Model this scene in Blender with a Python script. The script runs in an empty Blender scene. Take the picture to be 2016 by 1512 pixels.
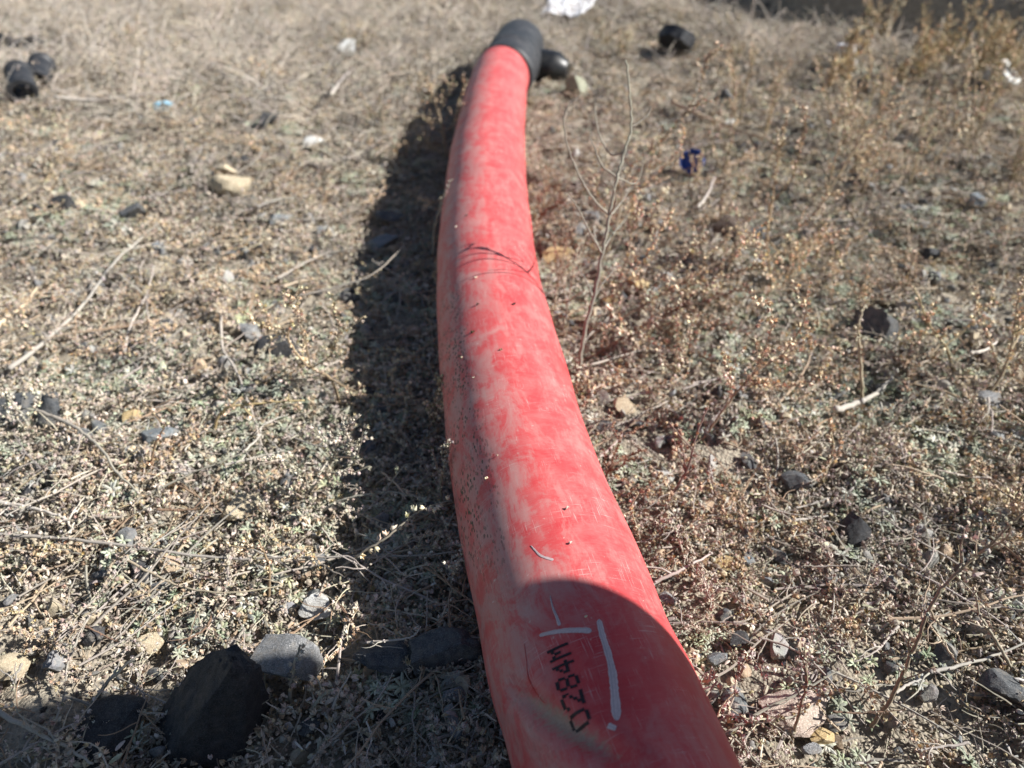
import bpy, bmesh, math, random
import numpy as np
from mathutils import Vector, Matrix, Quaternion, Euler
from mathutils.bvhtree import BVHTree
from math import radians as RAD, pi as PI, sin, cos, tan

SC = bpy.context.scene
COL = SC.collection
rnd = random.Random(7)

# ------------------------------------------------------------------ camera
F = 1500.0; TH = RAD(35.75); CZ = 0.443
CAMP = Vector((0, 0, CZ))
cam = bpy.data.cameras.new('camera'); cam_o = bpy.data.objects.new('camera', cam); COL.objects.link(cam_o)
cam_o.location = CAMP; cam_o.rotation_euler = (RAD(90) - TH, 0, 0)
cam.sensor_width = 36; cam.lens = 36 * F / 2016; cam.clip_start = 0.01; cam.clip_end = 500
cam.dof.use_dof = True; cam.dof.focus_distance = 0.465; cam.dof.aperture_fstop = 6.6
SC.camera = cam_o

def ray(px, py):
    x = (px - 1008) / F; y = -(py - 756) / F
    return Vector((x, cos(TH) + y * sin(TH), -sin(TH) + y * cos(TH)))
def G(px, py, h=0.0):                      # real ground point (at height h) seen there
    d = ray(px, py); return CAMP + d * ((h - CZ) / d.z)
def PYY(px, py, Y):                        # point on the upright plane y = Y
    d = ray(px, py); return CAMP + d * (Y / d.y)

# ------------------------------------------------------------------ noise
def _h(ix, iy, s):
    n = (ix.astype(np.int64) * 374761393 + iy.astype(np.int64) * 668265263 + s * 974634777) & 0x7fffffff
    n = ((n ^ (n >> 13)) * 1274126177) & 0x7fffffff
    return ((n ^ (n >> 16)) & 0xffff) / 65535.0
def vnoise(x, y, s=0):
    x = np.asarray(x, float); y = np.asarray(y, float)
    ix = np.floor(x); iy = np.floor(y); fx = x - ix; fy = y - iy
    fx = fx * fx * (3 - 2 * fx); fy = fy * fy * (3 - 2 * fy)
    a = _h(ix, iy, s); b = _h(ix + 1, iy, s); c = _h(ix, iy + 1, s); d = _h(ix + 1, iy + 1, s)
    return (a * (1 - fx) + b * fx) * (1 - fy) + (c * (1 - fx) + d * fx) * fy
def sst(a, b, x):
    t = np.clip((np.asarray(x, float) - a) / (b - a), 0, 1); return t * t * (3 - 2 * t)
def gz(x, y):                              # ground height
    x = np.asarray(x, float); y = np.asarray(y, float)
    near = np.exp(-((x * x + (y - 1.2) ** 2) / 30.0))
    z = (vnoise(x * 9, y * 9, 1) - .5) * .020 + (vnoise(x * 24, y * 24, 2) - .5) * .018 + (vnoise(x * 90, y * 90, 3) - .5) * .004
    z = z * near + (vnoise(x * .35, y * .35, 4) - .5) * .35 * (1 - near)
    edge = 2.43 - .70 * np.clip(x - .8, 0, 1.0) + .05 * (vnoise(x * 5, y * 0, 6) - .5) + .35 * sst(.95, .55, x)
    bank = sst(0, .05, y - edge) * (.17 - .06 * sst(1.0, 1.5, x)) * sst(.55, .85, x) * sst(40, 6, np.hypot(x, y))
    dip = -.055 * np.exp(-((y - edge + .02) / .11) ** 2) * sst(.6, .9, x) * sst(6, 3, x)
    z = z - .036 * np.exp(-((x + .17) / .13) ** 2 - ((y - 1.22) / .36) ** 2)
    return z + bank + dip
def gzs(x, y): return float(gz(np.array([x]), np.array([y]))[0])

# ------------------------------------------------------------------ mesh builder
class MB:
    def __init__(s): s.v = []; s.f = []; s.c = []
    def add(s, vs, fs, col):
        o = len(s.v); s.v += [tuple(p) for p in vs]
        s.f += [tuple(i + o for i in f) for f in fs]
        if isinstance(col, list): s.c += col
        else: s.c += [(col[0], col[1], col[2], 1)] * len(vs)
    def build(s, name, mat, parent=None, smooth=True, link=True):
        me = bpy.data.meshes.new(name); me.from_pydata(s.v, [], s.f)
        a = me.color_attributes.new('Col', 'FLOAT_COLOR', 'POINT')
        a.data.foreach_set('color', np.array(s.c, np.float32).ravel())
        if smooth: me.polygons.foreach_set('use_smooth', [True] * len(me.polygons))
        me.materials.append(mat); me.update()
        o = bpy.data.objects.new(name, me)
        if link: COL.objects.link(o)
        if parent: o.parent = parent
        return o
def frame(t):
    t = t.normalized(); a = Vector((0, 0, 1)) if abs(t.z) < .9 else Vector((1, 0, 0))
    n = t.cross(a).normalized(); return n, t.cross(n)
def tube(mb, pts, r0, r1, col, sides=5, col2=None, cap=True):
    pts = [Vector(p) for p in pts]; n = len(pts); vs = []; fs = []; cs = []
    N = None
    for i, p in enumerate(pts):
        t = (pts[min(i + 1, n - 1)] - pts[max(i - 1, 0)])
        if t.length < 1e-9: t = Vector((0, 0, 1))
        t.normalize()
        if N is None: N, _ = frame(t)
        N = (N - t * N.dot(t)).normalized(); B = t.cross(N)
        k = i / (n - 1); r = r0 + (r1 - r0) * k
        cc = col if col2 is None else tuple(col[j] * (1 - k) + col2[j] * k for j in range(3))
        for j in range(sides):
            a = 2 * PI * j / sides
            vs.append(p + (N * cos(a) + B * sin(a)) * r); cs.append((cc[0], cc[1], cc[2], 1))
    for i in range(n - 1):
        for j in range(sides):
            j2 = (j + 1) % sides
            fs.append((i * sides + j, i * sides + j2, (i + 1) * sides + j2, (i + 1) * sides + j))
    if cap:
        fs.append(tuple(range(sides - 1, -1, -1))); fs.append(tuple((n - 1) * sides + j for j in range(sides)))
    mb.add(vs, fs, cs)
def spline(pts, per=5):
    P = [Vector(p) for p in pts]
    if len(P) == 2: P = [P[0], (P[0] + P[1]) / 2, P[1]]
    out = []
    for i in range(len(P) - 1):
        p0 = P[max(i - 1, 0)]; p1 = P[i]; p2 = P[i + 1]; p3 = P[min(i + 2, len(P) - 1)]
        for k in range(per):
            t = k / per
            out.append(.5 * ((2 * p1) + (p2 - p0) * t + (2 * p0 - 5 * p1 + 4 * p2 - p3) * t * t + (3 * p1 - p0 - 3 * p2 + p3) * t ** 3))
    out.append(P[-1]); return out
def jit(r, c, a=.15):
    k = 1 + r.uniform(-a, a); return tuple(min(1, max(0, x * k * (1 + r.uniform(-a, a) * .35))) for x in c)

# ------------------------------------------------------------------ tags
def tag(o, label=None, cat=None, group=None, kind=None):
    if label: o['label'] = label
    if cat: o['category'] = cat
    if group: o['group'] = group
    if kind: o['kind'] = kind
    return o
def thing(name, label, cat, loc=(0, 0, 0), group=None):
    o = bpy.data.objects.new(name, None); o.empty_display_size = .01; COL.objects.link(o); o.location = loc
    return tag(o, label, cat, group)

# ------------------------------------------------------------------ materials
def newmat(name):
    m = bpy.data.materials.new(name); m.use_nodes = True
    nt = m.node_tree; b = nt.nodes['Principled BSDF']; return m, nt, b
def N(nt, t, **kw):
    n = nt.nodes.new(t)
    for k, v in kw.items(): setattr(n, k, v)
    return n
def L(nt, a, b): nt.links.new(a, b)
def math_n(nt, op, a, b=None, clamp=False):   # plain numbers or sockets
    n = N(nt, 'ShaderNodeMath', operation=op); n.use_clamp = clamp
    for i, v in enumerate((a, b)):
        if v is None: continue
        if hasattr(v, 'is_linked'): L(nt, v, n.inputs[i])
        else: n.inputs[i].default_value = v
    return n.outputs[0]
def ramp(nt, fac, stops):
    n = N(nt, 'ShaderNodeValToRGB'); cr = n.color_ramp
    while len(cr.elements) < len(stops): cr.elements.new(.5)
    for e, (p, c) in zip(cr.elements, stops):
        e.position = p; e.color = (c, c, c, 1) if not hasattr(c, '__len__') else (*c, 1)
    L(nt, fac, n.inputs[0]); return n.outputs[0]
def mixc(nt, fac, a, b):
    n = N(nt, 'ShaderNodeMix', data_type='RGBA')
    for s, v in ((n.inputs[0], fac), (n.inputs[6], a), (n.inputs[7], b)):
        if hasattr(v, 'is_linked'): L(nt, v, s)
        elif hasattr(v, '__len__'): s.default_value = (*v[:3], 1)
        else: s.default_value = v
    return n.outputs[2]
def noise_n(nt, vec, scale, detail=4, rough=.6):
    n = N(nt, 'ShaderNodeTexNoise'); n.inputs['Scale'].default_value = scale
    n.inputs['Detail'].default_value = detail; n.inputs['Roughness'].default_value = rough
    if vec is not None: L(nt, vec, n.inputs['Vector'])
    return n.outputs['Fac']

def organic(name, rough=.8, spec=.2, var=.35, transl=0.0):
    m, nt, b = newmat(name)
    a = N(nt, 'ShaderNodeAttribute', attribute_name='Col')
    oi = N(nt, 'ShaderNodeObjectInfo')
    k = math_n(nt, 'MULTIPLY_ADD', oi.outputs['Random'], var); nt.nodes[-1].inputs[2].default_value = 1 - var / 2
    tc = N(nt, 'ShaderNodeTexCoord')
    nz = noise_n(nt, tc.outputs['Object'], 900, 2)
    k2 = math_n(nt, 'MULTIPLY_ADD', nz, .5); nt.nodes[-1].inputs[2].default_value = .75
    k3 = math_n(nt, 'MULTIPLY', k, k2)
    geo = N(nt, 'ShaderNodeNewGeometry'); pn = noise_n(nt, geo.outputs['Position'], 9, 4, .6)
    tint = mixc(nt, ramp(nt, pn, [(.36, 0), (.64, 1)]), (.82, .81, .80), (1.14, 1.09, 1.02))
    vm = N(nt, 'ShaderNodeVectorMath', operation='SCALE'); L(nt, a.outputs['Color'], vm.inputs[0]); L(nt, k3, vm.inputs['Scale'])
    vm2 = N(nt, 'ShaderNodeVectorMath', operation='MULTIPLY'); L(nt, vm.outputs[0], vm2.inputs[0]); L(nt, tint, vm2.inputs[1])
    L(nt, vm2.outputs[0], b.inputs['Base Color'])
    b.inputs['Roughness'].default_value = rough; b.inputs['Specular IOR Level'].default_value = spec
    return m
M_leaf = organic('leaf', .7, .25)
M_dry = organic('dry_plant', .85, .15)

def stone_mat(name, base, vein, scale=120, rough=.8, spec=.3, speck=.5, earth=.45):
    m, nt, b = newmat(name)
    tc = N(nt, 'ShaderNodeTexCoord'); v = tc.outputs['Object']
    n1 = noise_n(nt, v, scale * 1.5, 8, .72); n2 = noise_n(nt, v, scale * 11, 4, .75)
    f = ramp(nt, n1, [(.38, 0), (.62, 1)])
    c = mixc(nt, f, base, vein)
    f2 = ramp(nt, n2, [(.50, 0), (.64, min(1, speck * 1.6))])
    c = mixc(nt, f2, c, tuple(min(1, x * 1.9 + .03) for x in vein))
    f3 = ramp(nt, noise_n(nt, v, scale * .9, 8, .75), [(.48, 0), (.62, .95)])
    geo = N(nt, 'ShaderNodeNewGeometry'); sp = N(nt, 'ShaderNodeSeparateXYZ'); L(nt, geo.outputs['Normal'], sp.inputs[0])
    c = mixc(nt, math_n(nt, 'MULTIPLY', f3, earth), c, (.34, .28, .21))       # earth stuck to the stone
    L(nt, c, b.inputs['Base Color'])
    b.inputs['Roughness'].default_value = rough; b.inputs['Specular IOR Level'].default_value = spec
    bp = N(nt, 'ShaderNodeBump'); bp.inputs['Strength'].default_value = .9; bp.inputs['Distance'].default_value = .002
    s = math_n(nt, 'ADD', n1, math_n(nt, 'MULTIPLY', n2, .5)); L(nt, s, bp.inputs['Height']); L(nt, bp.outputs[0], b.inputs['Normal'])
    return m
STONE = dict(
    black=stone_mat('black_basalt', (.014, .015, .017), (.045, .046, .05), 130, .75, .4, .5, .10),
    slate=stone_mat('dark_slate', (.045, .05, .055), (.11, .115, .12), 120, .8, .35, .5, .25),
    grey=stone_mat('grey_stone', (.15, .155, .16), (.30, .30, .30), 140, .85, .2, .55),
    blue=stone_mat('blue_grey_stone', (.13, .15, .165), (.24, .26, .27), 130, .85, .2, .4),
    beige=stone_mat('beige_stone', (.42, .34, .23), (.55, .46, .33), 110, .9, .15, .3),
    yellow=stone_mat('yellow_stone', (.45, .31, .14), (.55, .42, .24), 110, .9, .15, .3),
    pink=stone_mat('pinkish_stone', (.42, .31, .25), (.5, .42, .36), 90, .9, .15, .5),
    white=stone_mat('pale_stone', (.55, .54, .50), (.68, .67, .63), 110, .85, .2, .3),
    brown=stone_mat('brown_stone', (.07, .05, .04), (.13, .10, .08), 110, .85, .2, .3),
    olive=stone_mat('olive_stone', (.25, .26, .19), (.36, .37, .28), 110, .85, .2, .3),
)
def plastic(name, col, rough=.45, spec=.5, dust=.3, dcol=(.3, .27, .23)):
    m, nt, b = newmat(name)
    tc = N(nt, 'ShaderNodeTexCoord'); n1 = noise_n(nt, tc.outputs['Object'], 40, 6, .65)
    f = ramp(nt, n1, [(.42, 0), (.75, dust)])
    L(nt, mixc(nt, f, col, dcol), b.inputs['Base Color'])
    rr = math_n(nt, 'MULTIPLY_ADD', n1, .3); nt.nodes[-1].inputs[2].default_value = rough - .12
    L(nt, rr, b.inputs['Roughness']); b.inputs['Specular IOR Level'].default_value = spec
    return m
M_blackp = plastic('black_plastic', (.012, .013, .015), .35, .5, .12)
M_rubber = plastic('black_coupling', (.022, .024, .028), .5, .5, .35, (.16, .15, .15))
M_blue = plastic('blue_plastic', (.015, .085, .40), .5, .4, .25)
M_lblue = plastic('pale_blue_plastic', (.25, .45, .58), .6, .3, .5)
M_white = plastic('white_sheet', (.62, .62, .65), .6, .3, .25, (.6, .55, .48))
M_skin = plastic('skin', (.45, .25, .17), .5, .4, 0)
M_cloth = plastic('dark_cloth', (.03, .035, .05), .9, .1, .1)
M_jean = plastic('blue_denim', (.05, .07, .13), .9, .1, .1)
M_hair = plastic('dark_hair', (.02, .015, .012), .6, .3, 0)

M_grav, nt, b = newmat('gravel_stone')
a_ = N(nt, 'ShaderNodeAttribute', attribute_name='Col'); oi = N(nt, 'ShaderNodeObjectInfo'); tc = N(nt, 'ShaderNodeTexCoord'); ad = N(nt, 'ShaderNodeVectorMath', operation='ADD'); L(nt, tc.outputs['Object'], ad.inputs[0])
cx_ = N(nt, 'ShaderNodeCombineXYZ'); L(nt, oi.outputs['Random'], cx_.inputs[0]); L(nt, cx_.outputs[0], ad.inputs[1])
n1 = noise_n(nt, ad.outputs[0], 420, 6, .7); n2 = noise_n(nt, ad.outputs[0], 1900, 3, .7)
k_ = math_n(nt, 'ADD', math_n(nt, 'MULTIPLY', n1, 1.1), math_n(nt, 'MULTIPLY', n2, .7)); k_ = math_n(nt, 'MULTIPLY', k_, math_n(nt, 'ADD', math_n(nt, 'MULTIPLY', oi.outputs['Random'], .6), .72))
vm = N(nt, 'ShaderNodeVectorMath', operation='SCALE'); L(nt, a_.outputs['Color'], vm.inputs[0]); L(nt, k_, vm.inputs['Scale'])
L(nt, mixc(nt, ramp(nt, n1, [(.5, 0), (.68, .6)]), vm.outputs[0], (.40, .35, .28)), b.inputs['Base Color']); b.inputs['Roughness'].default_value = .9; b.inputs['Specular IOR Level'].default_value = .15
bp = N(nt, 'ShaderNodeBump'); bp.inputs['Strength'].default_value = .9; bp.inputs['Distance'].default_value = .0012; L(nt, math_n(nt, 'ADD', n1, math_n(nt, 'MULTIPLY', n2, .5)), bp.inputs['Height']); L(nt, bp.outputs[0], b.inputs['Normal'])
# soil
M_soil, nt, b = newmat('dry_soil')
tc = N(nt, 'ShaderNodeTexCoord'); v = tc.outputs['Object']
n1 = noise_n(nt, v, 7, 6, .65); n2 = noise_n(nt, v, 260, 5, .7); n3 = noise_n(nt, v, 45, 5, .6)
c = mixc(nt, ramp(nt, n1, [(.3, 0), (.7, 1)]), (.30, .26, .20), (.41, .365, .29))
c = mixc(nt, ramp(nt, n3, [(.45, 0), (.7, .7)]), c, (.22, .18, .14))
vo = N(nt, 'ShaderNodeTexVoronoi'); vo.inputs['Scale'].default_value = 420; L(nt, v, vo.inputs['Vector'])
cs = N(nt, 'ShaderNodeSeparateColor'); L(nt, vo.outputs['Color'], cs.inputs[0])
c = mixc(nt, ramp(nt, cs.outputs[0], [(.6, 0), (.9, .6)]), c, (.5, .43, .34))
c = mixc(nt, ramp(nt, cs.outputs[1], [(.75, 0), (.9, .6)]), c, (.12, .11, .10))
L(nt, c, b.inputs['Base Color']); b.inputs['Roughness'].default_value = .95; b.inputs['Specular IOR Level'].default_value = .1
bp = N(nt, 'ShaderNodeBump'); bp.inputs['Strength'].default_value = .9; bp.inputs['Distance'].default_value = .004
hh = math_n(nt, 'ADD', math_n(nt, 'MULTIPLY', n2, .6), math_n(nt, 'ADD', n3, math_n(nt, 'MULTIPLY', vo.outputs['Distance'], -.5)))
L(nt, hh, bp.inputs['Height']); L(nt, bp.outputs[0], b.inputs['Normal'])
soil_nt = nt

# ------------------------------------------------------------------ ground
def axis(fine0, fine1, step, far):
    a = list(np.arange(fine0, fine1, step)); d = step
    while a[-1] < far: d *= 1.35; a.append(a[-1] + d)
    d = step
    while a[0] > -far: d *= 1.35; a.insert(0, a[0] - d)
    return np.array(a)
gx = axis(-2.2, 2.3, .0125, 160); gy = axis(-.1, 3.2, .0125, 160)
X, Y = np.meshgrid(gx, gy); Z = gz(X, Y)
nx, ny = len(gx), len(gy)
V = np.stack([X.ravel(), Y.ravel(), Z.ravel()], 1)
ii = np.arange(nx * ny).reshape(ny, nx)
Q = np.stack([ii[:-1, :-1], ii[:-1, 1:], ii[1:, 1:], ii[1:, :-1]], -1).reshape(-1, 4)
me = bpy.data.meshes.new('ground'); me.vertices.add(len(V)); me.vertices.foreach_set('co', V.ravel())
me.loops.add(len(Q) * 4); me.loops.foreach_set('vertex_index', Q.ravel())
me.polygons.add(len(Q)); me.polygons.foreach_set('loop_start', np.arange(len(Q)) * 4); me.polygons.foreach_set('loop_total', np.full(len(Q), 4))
me.polygons.foreach_set('use_smooth', [True] * len(Q)); me.update(calc_edges=True); me.validate()
me.materials.append(M_soil)
ground = bpy.data.objects.new('ground', me); COL.objects.link(ground); tag(ground, kind='structure', label='dry sandy soil under the ground cover', cat='ground')

# ------------------------------------------------------------------ the pipe
R = .055
rows = [(1512, 995, 1455), (1400, 970, 1403), (1300, 945, 1345), (1200, 930, 1302), (1100, 912, 1255), (1000, 895, 1207), (900, 880, 1167),
        (800, 873, 1135), (700, 868, 1100), (600, 862, 1070), (500, 865, 1050), (400, 873, 1040), (300, 888, 1033), (200, 912, 1037), (150, 930, 1043)]
AX = []
for (y, l, r) in rows:
    AX.append(G((l + r) / 2, y, R + .0015))
e = AX[-1]; d = (AX[-1] - AX[-3]).normalized()
AX.append(Vector((-.010, 1.60, .058))); AX.append(Vector((.004, 1.72, .058)))
d0 = (AX[0] - AX[2]).normalized(); d0.z = 0
b0 = AX[0]
pre = [b0 + d0 * s + Vector((.10 * s * s, 0, 0)) for s in (.9, .6, .35, .15)]
AX = pre + AX
CPL = spline(AX, 14)
# smooth
for it in range(30):
    CPL = [CPL[0]] + [(CPL[i - 1] + CPL[i] * 2 + CPL[i + 1]) / 4 for i in range(1, len(CPL) - 1)] + [CPL[-1]]
Ls = [0]
for i in range(1, len(CPL)): Ls.append(Ls[-1] + (CPL[i] - CPL[i - 1]).length)
LT = Ls[-1]; LsA = np.array(Ls); CA = np.array([tuple(p) for p in CPL])
def PC(u): return Vector([float(np.interp(u, LsA, CA[:, k])) for k in range(3)])
def PF(u):
    t = (PC(min(u + .01, LT)) - PC(max(u - .01, 0))).normalized()
    r = t.cross(Vector((0, 0, 1))).normalized(); return t, r.cross(t), r   # tangent, up, right
def dent(u, ph): return 0.0
def PS(u, ph, off=0.0, rr=R):
    t, up, r = PF(u); return PC(u) + (up * cos(ph) + r * sin(ph)) * (rr + off)
def pipe_uv(px, py):
    for k in range(40):                     # a pixel just off the rim slides onto it
        p = bvh0.ray_cast(CAMP, ray(px, py).normalized())[0]
        if p is not None: break
        px += 3 if px < float(np.interp(py, [q[0] for q in rows[::-1]], [(q[1] + q[2]) / 2 for q in rows[::-1]])) else -3
    i = int(np.argmin(((CA - np.array(p)) ** 2).sum(1)))
    lo, hi = max(i - 1, 0), min(i + 1, len(CA) - 1); a = Vector(CA[lo]); bb = Vector(CA[hi])
    k = (p - a).dot(bb - a) / (bb - a).length_squared
    u = LsA[lo] + (LsA[hi] - LsA[lo]) * k
    t, up, r = PF(u); q = p - PC(u); return u, math.atan2(q.dot(r), q.dot(up))
def pipe_mesh(u0, u1, nr, ns, rf, fdent=None):
    vs = []; uv = []
    for i in range(nr + 1):
        u = u0 + (u1 - u0) * i / nr; t, up, r = PF(u); c = PC(u); rr = rf(u)
        for j in range(ns + 1):
            a = -PI + 2 * PI * j / ns; q = rr + (fdent(u, a) if fdent else 0)
            vs.append(c + (up * cos(a) + r * sin(a)) * q); uv.append((u, a * R))
    fs = []
    for i in range(nr):
        for j in range(ns):
            p = i * (ns + 1) + j; fs.append((p, p + ns + 1, p + ns + 2, p + 1))
    return vs, fs, uv
vs, fs, uv = pipe_mesh(0, LT, 200, 48, lambda u: R)
bvh0 = BVHTree.FromPolygons(vs, fs)
g0 = pipe_uv(1040, 1378); g1 = pipe_uv(1165, 1462)
GR0 = Vector((g0[0], g0[1] * R)); GR1 = Vector((g1[0], g1[1] * R))
def groove(u, a):
    p = Vector((u, a * R)); ab = GR1 - GR0; k = max(-.3, min(1.6, (p - GR0).dot(ab) / ab.length_squared))
    dd = (p - GR0 - ab * k).length; w = .0055
    return -.0042 * math.exp(-(dd / w) ** 2) * math.exp(-max(0, abs(k - .6) - .5) ** 2 * 6) + .0012 * math.exp(-((dd - .011) / .006) ** 2)
def wob(u, a): return .0004 * sin(u * 23 + a * 2) + .0003 * sin(u * 57 + a * 3 + 1)
def dfun(u, a):
    w = wob(u, a)
    if abs(u - GR0.x) < .09: w += groove(u, a)
    return w
pipe = thing('plastic_pipe', 'long dusty red plastic pipe lying on dry ground, black coupling at its far end', 'pipe', (0, 0, 0))
ucut0 = 0
vs, fs, uv = pipe_mesh(0, LT - .02, 1100, 192, lambda u: R, dfun)
# inner wall so that the open ends are hollow
o0 = len(vs); vi, fi, ui = pipe_mesh(0, LT - .02, 60, 64, lambda u: R - .005)
vs = vs + vi; uv = uv + ui; fs = fs + [tuple(i + o0 for i in f[::-1]) for f in fi]
me = bpy.data.meshes.new('pipe_body'); me.from_pydata([tuple(p) for p in vs], [], fs)
ul = me.uv_layers.new(name='UVMap'); li = np.zeros(len(me.loops), np.int32); me.loops.foreach_get('vertex_index', li)
ul.data.foreach_set('uv', np.array(uv, np.float32)[li].ravel())
me.polygons.foreach_set('use_smooth', [True] * len(me.polygons))
pb = bpy.data.objects.new('pipe_body', me); COL.objects.link(pb); pb.parent = pipe

# pipe material
M_pipe, nt, b = newmat('red_pipe_plastic')
uvn = N(nt, 'ShaderNodeUVMap', uv_map='UVMap')
def mapped(sx, sy, rot=0, loc=(0, 0, 0), typ='POINT'):
    m = N(nt, 'ShaderNodeMapping', vector_type=typ); L(nt, uvn.outputs[0], m.inputs[0])
    m.inputs['Scale'].default_value = (sx, sy, 1); m.inputs['Rotation'].default_value = (0, 0, rot); m.inputs['Location'].default_value = loc
    return m.outputs[0]
sepuv = N(nt, 'ShaderNodeSeparateXYZ'); L(nt, uvn.outputs[0], sepuv.inputs[0]); su, sv = sepuv.outputs[0], sepuv.outputs[1]
blot = noise_n(nt, mapped(22, 26), 1, 7, .64); nt.nodes[-1].inputs['Distortion'].default_value = 1.1
band = noise_n(nt, mapped(95, 14), 1, 5, .65)
fine = noise_n(nt, mapped(700, 160), 1, 4, .7)
smear = noise_n(nt, mapped(60, 300, .5), 1, 4, .6)
s = math_n(nt, 'ADD', math_n(nt, 'MULTIPLY', blot, .72), math_n(nt, 'ADD', math_n(nt, 'MULTIPLY', band, .48), math_n(nt, 'MULTIPLY', noise_n(nt, mapped(70, 75), 1, 5, .7), .36)))
s = math_n(nt, 'ADD', s, math_n(nt, 'MULTIPLY', fine, .42))
s = math_n(nt, 'ADD', s, math_n(nt, 'MULTIPLY', smear, .14))
# dustier on the left flank, cleaner where it was wiped by the printed code
lf = math_n(nt, 'MULTIPLY', sv, -1.7)
s = math_n(nt, 'ADD', s, math_n(nt, 'MAXIMUM', lf, -.03))
ct = pipe_uv(1170, 1340); CTU, CTV = ct[0], ct[1] * R
du = math_n(nt, 'MULTIPLY', math_n(nt, 'SUBTRACT', su, CTU), 16); dv = math_n(nt, 'MULTIPLY', math_n(nt, 'SUBTRACT', sv, CTV), 24)
dd = math_n(nt, 'SQRT', math_n(nt, 'ADD', math_n(nt, 'MULTIPLY', du, du), math_n(nt, 'MULTIPLY', dv, dv)))
clean = ramp(nt, dd, [(.35, 1), (1.0, 0)])
s = math_n(nt, 'SUBTRACT', s, math_n(nt, 'MULTIPLY', clean, .22))
far = ramp(nt, math_n(nt, 'MULTIPLY', su, 1 / LT), [(.55, 0), (.95, 1)])
s = math_n(nt, 'ADD', s, math_n(nt, 'MULTIPLY', far, .04))
dust = ramp(nt, math_n(nt, 'MULTIPLY', s, .6), [(.45, .06), (.59, .17), (.72, .38), (.88, .68)])
red = mixc(nt, ramp(nt, noise_n(nt, mapped(40, 40), 1, 3), [(.35, 0), (.7, 1)]), (.52, .018, .027), (.60, .035, .040))
c = mixc(nt, dust, red, (.58, .285, .265))
# caked grey dust: ragged patches, mostly on the left shoulder and flank
side = ramp(nt, math_n(nt, 'MULTIPLY_ADD', sv, -8), [(.30, .0), (.52, .55), (.72, 1), (.95, .75)]); nt.nodes[-2].inputs[2].default_value = .45
cake = noise_n(nt, mapped(30, 42, .2), 1, 10, .76); nt.nodes[-1].inputs['Distortion'].default_value = .8
cake2 = noise_n(nt, mapped(26, 150, .1), 1, 8, .75)
cg = math_n(nt, 'ADD', math_n(nt, 'MULTIPLY', cake, .65), math_n(nt, 'MULTIPLY', cake2, .35))
grey = math_n(nt, 'MULTIPLY', ramp(nt, math_n(nt, 'ADD', cg, math_n(nt, 'MULTIPLY', side, .045)), [(.49, 0), (.55, .55), (.64, .9)]), math_n(nt, 'ADD', math_n(nt, 'MULTIPLY', side, .48), .30))
grey = math_n(nt, 'MULTIPLY', grey, math_n(nt, 'SUBTRACT', 1.0, math_n(nt, 'MULTIPLY', clean, .8)))
c = mixc(nt, grey, c, (.47, .35, .315))
# pale hairline scratches
scr = ramp(nt, noise_n(nt, mapped(40, 1500, .35), 1, 2, .5), [(.62, 0), (.68, .75)])
scr2 = ramp(nt, noise_n(nt, mapped(1300, 45, -.25), 1, 2, .5), [(.63, 0), (.69, .7)])
scr = math_n(nt, 'MULTIPLY', math_n(nt, 'MAXIMUM', scr, scr2), ramp(nt, noise_n(nt, mapped(45, 40), 1, 3), [(.48, 0), (.6, .8)]))
c = mixc(nt, scr, c, (.66, .45, .42))
# dabs of pale mud
dab = ramp(nt, noise_n(nt, mapped(330, 190), 1, 3, .5), [(.70, 0), (.76, .8)])
c = mixc(nt, dab, c, (.62, .47, .42))
# black mould specks on the left flank
vo = N(nt, 'ShaderNodeTexVoronoi'); L(nt, mapped(210, 480, .35), vo.inputs['Vector']); vo.inputs['Scale'].default_value = 1
sp = ramp(nt, math_n(nt, 'ADD', vo.outputs['Distance'], math_n(nt, 'MULTIPLY', noise_n(nt, mapped(900, 900), 1, 3), .55)), [(.58, 1), (.68, 0)])
flank = ramp(nt, math_n(nt, 'MULTIPLY', sv, -10), [(.26, 0), (.40, 1)])
um = pipe_uv(900, 1130)[0]; un = pipe_uv(885, 640)[0]
along = math_n(nt, 'MULTIPLY', ramp(nt, math_n(nt, 'SUBTRACT', su, um - .05), [(.0, .12), (.06, 1)]), ramp(nt, math_n(nt, 'SUBTRACT', su, un), [(.0, 1), (.12, 0)]))
clump = ramp(nt, noise_n(nt, mapped(38, 55), 1, 4), [(.43, 0), (.54, 1)])
sp = math_n(nt, 'MULTIPLY', math_n(nt, 'MULTIPLY', sp, flank), math_n(nt, 'MULTIPLY', along, clump))
c = mixc(nt, sp, c, (.045, .045, .028))
# mud in the dent
ab = GR1 - GR0; ang = math.atan2(ab.y, ab.x); mid = GR0 + ab * .55
mp = N(nt, 'ShaderNodeMapping', vector_type='TEXTURE'); L(nt, uvn.outputs[0], mp.inputs[0])
mp.inputs['Location'].default_value = (mid.x, mid.y, 0); mp.inputs['Rotation'].default_value = (0, 0, ang); mp.inputs['Scale'].default_value = (ab.length * .78, .0062, 1)
ln = N(nt, 'ShaderNodeVectorMath', operation='LENGTH'); L(nt, mp.outputs[0], ln.inputs[0])
gm = math_n(nt, 'ADD', ln.outputs['Value'], math_n(nt, 'MULTIPLY', math_n(nt, 'SUBTRACT', noise_n(nt, mapped(500, 200, ang), 1, 5, .7), .5), 2.3))
gmask = ramp(nt, gm, [(.35, .85), (1.15, 0)])
c = mixc(nt, gmask, c, mixc(nt, noise_n(nt, mapped(900, 500), 1, 3), (.24, .165, .11), (.50, .40, .31)))
L(nt, c, b.inputs['Base Color'])
rg = math_n(nt, 'MULTIPLY_ADD', dust, .42); nt.nodes[-1].inputs[2].default_value = .42
L(nt, rg, b.inputs['Roughness']); b.inputs['Specular IOR Level'].default_value = .35
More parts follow.
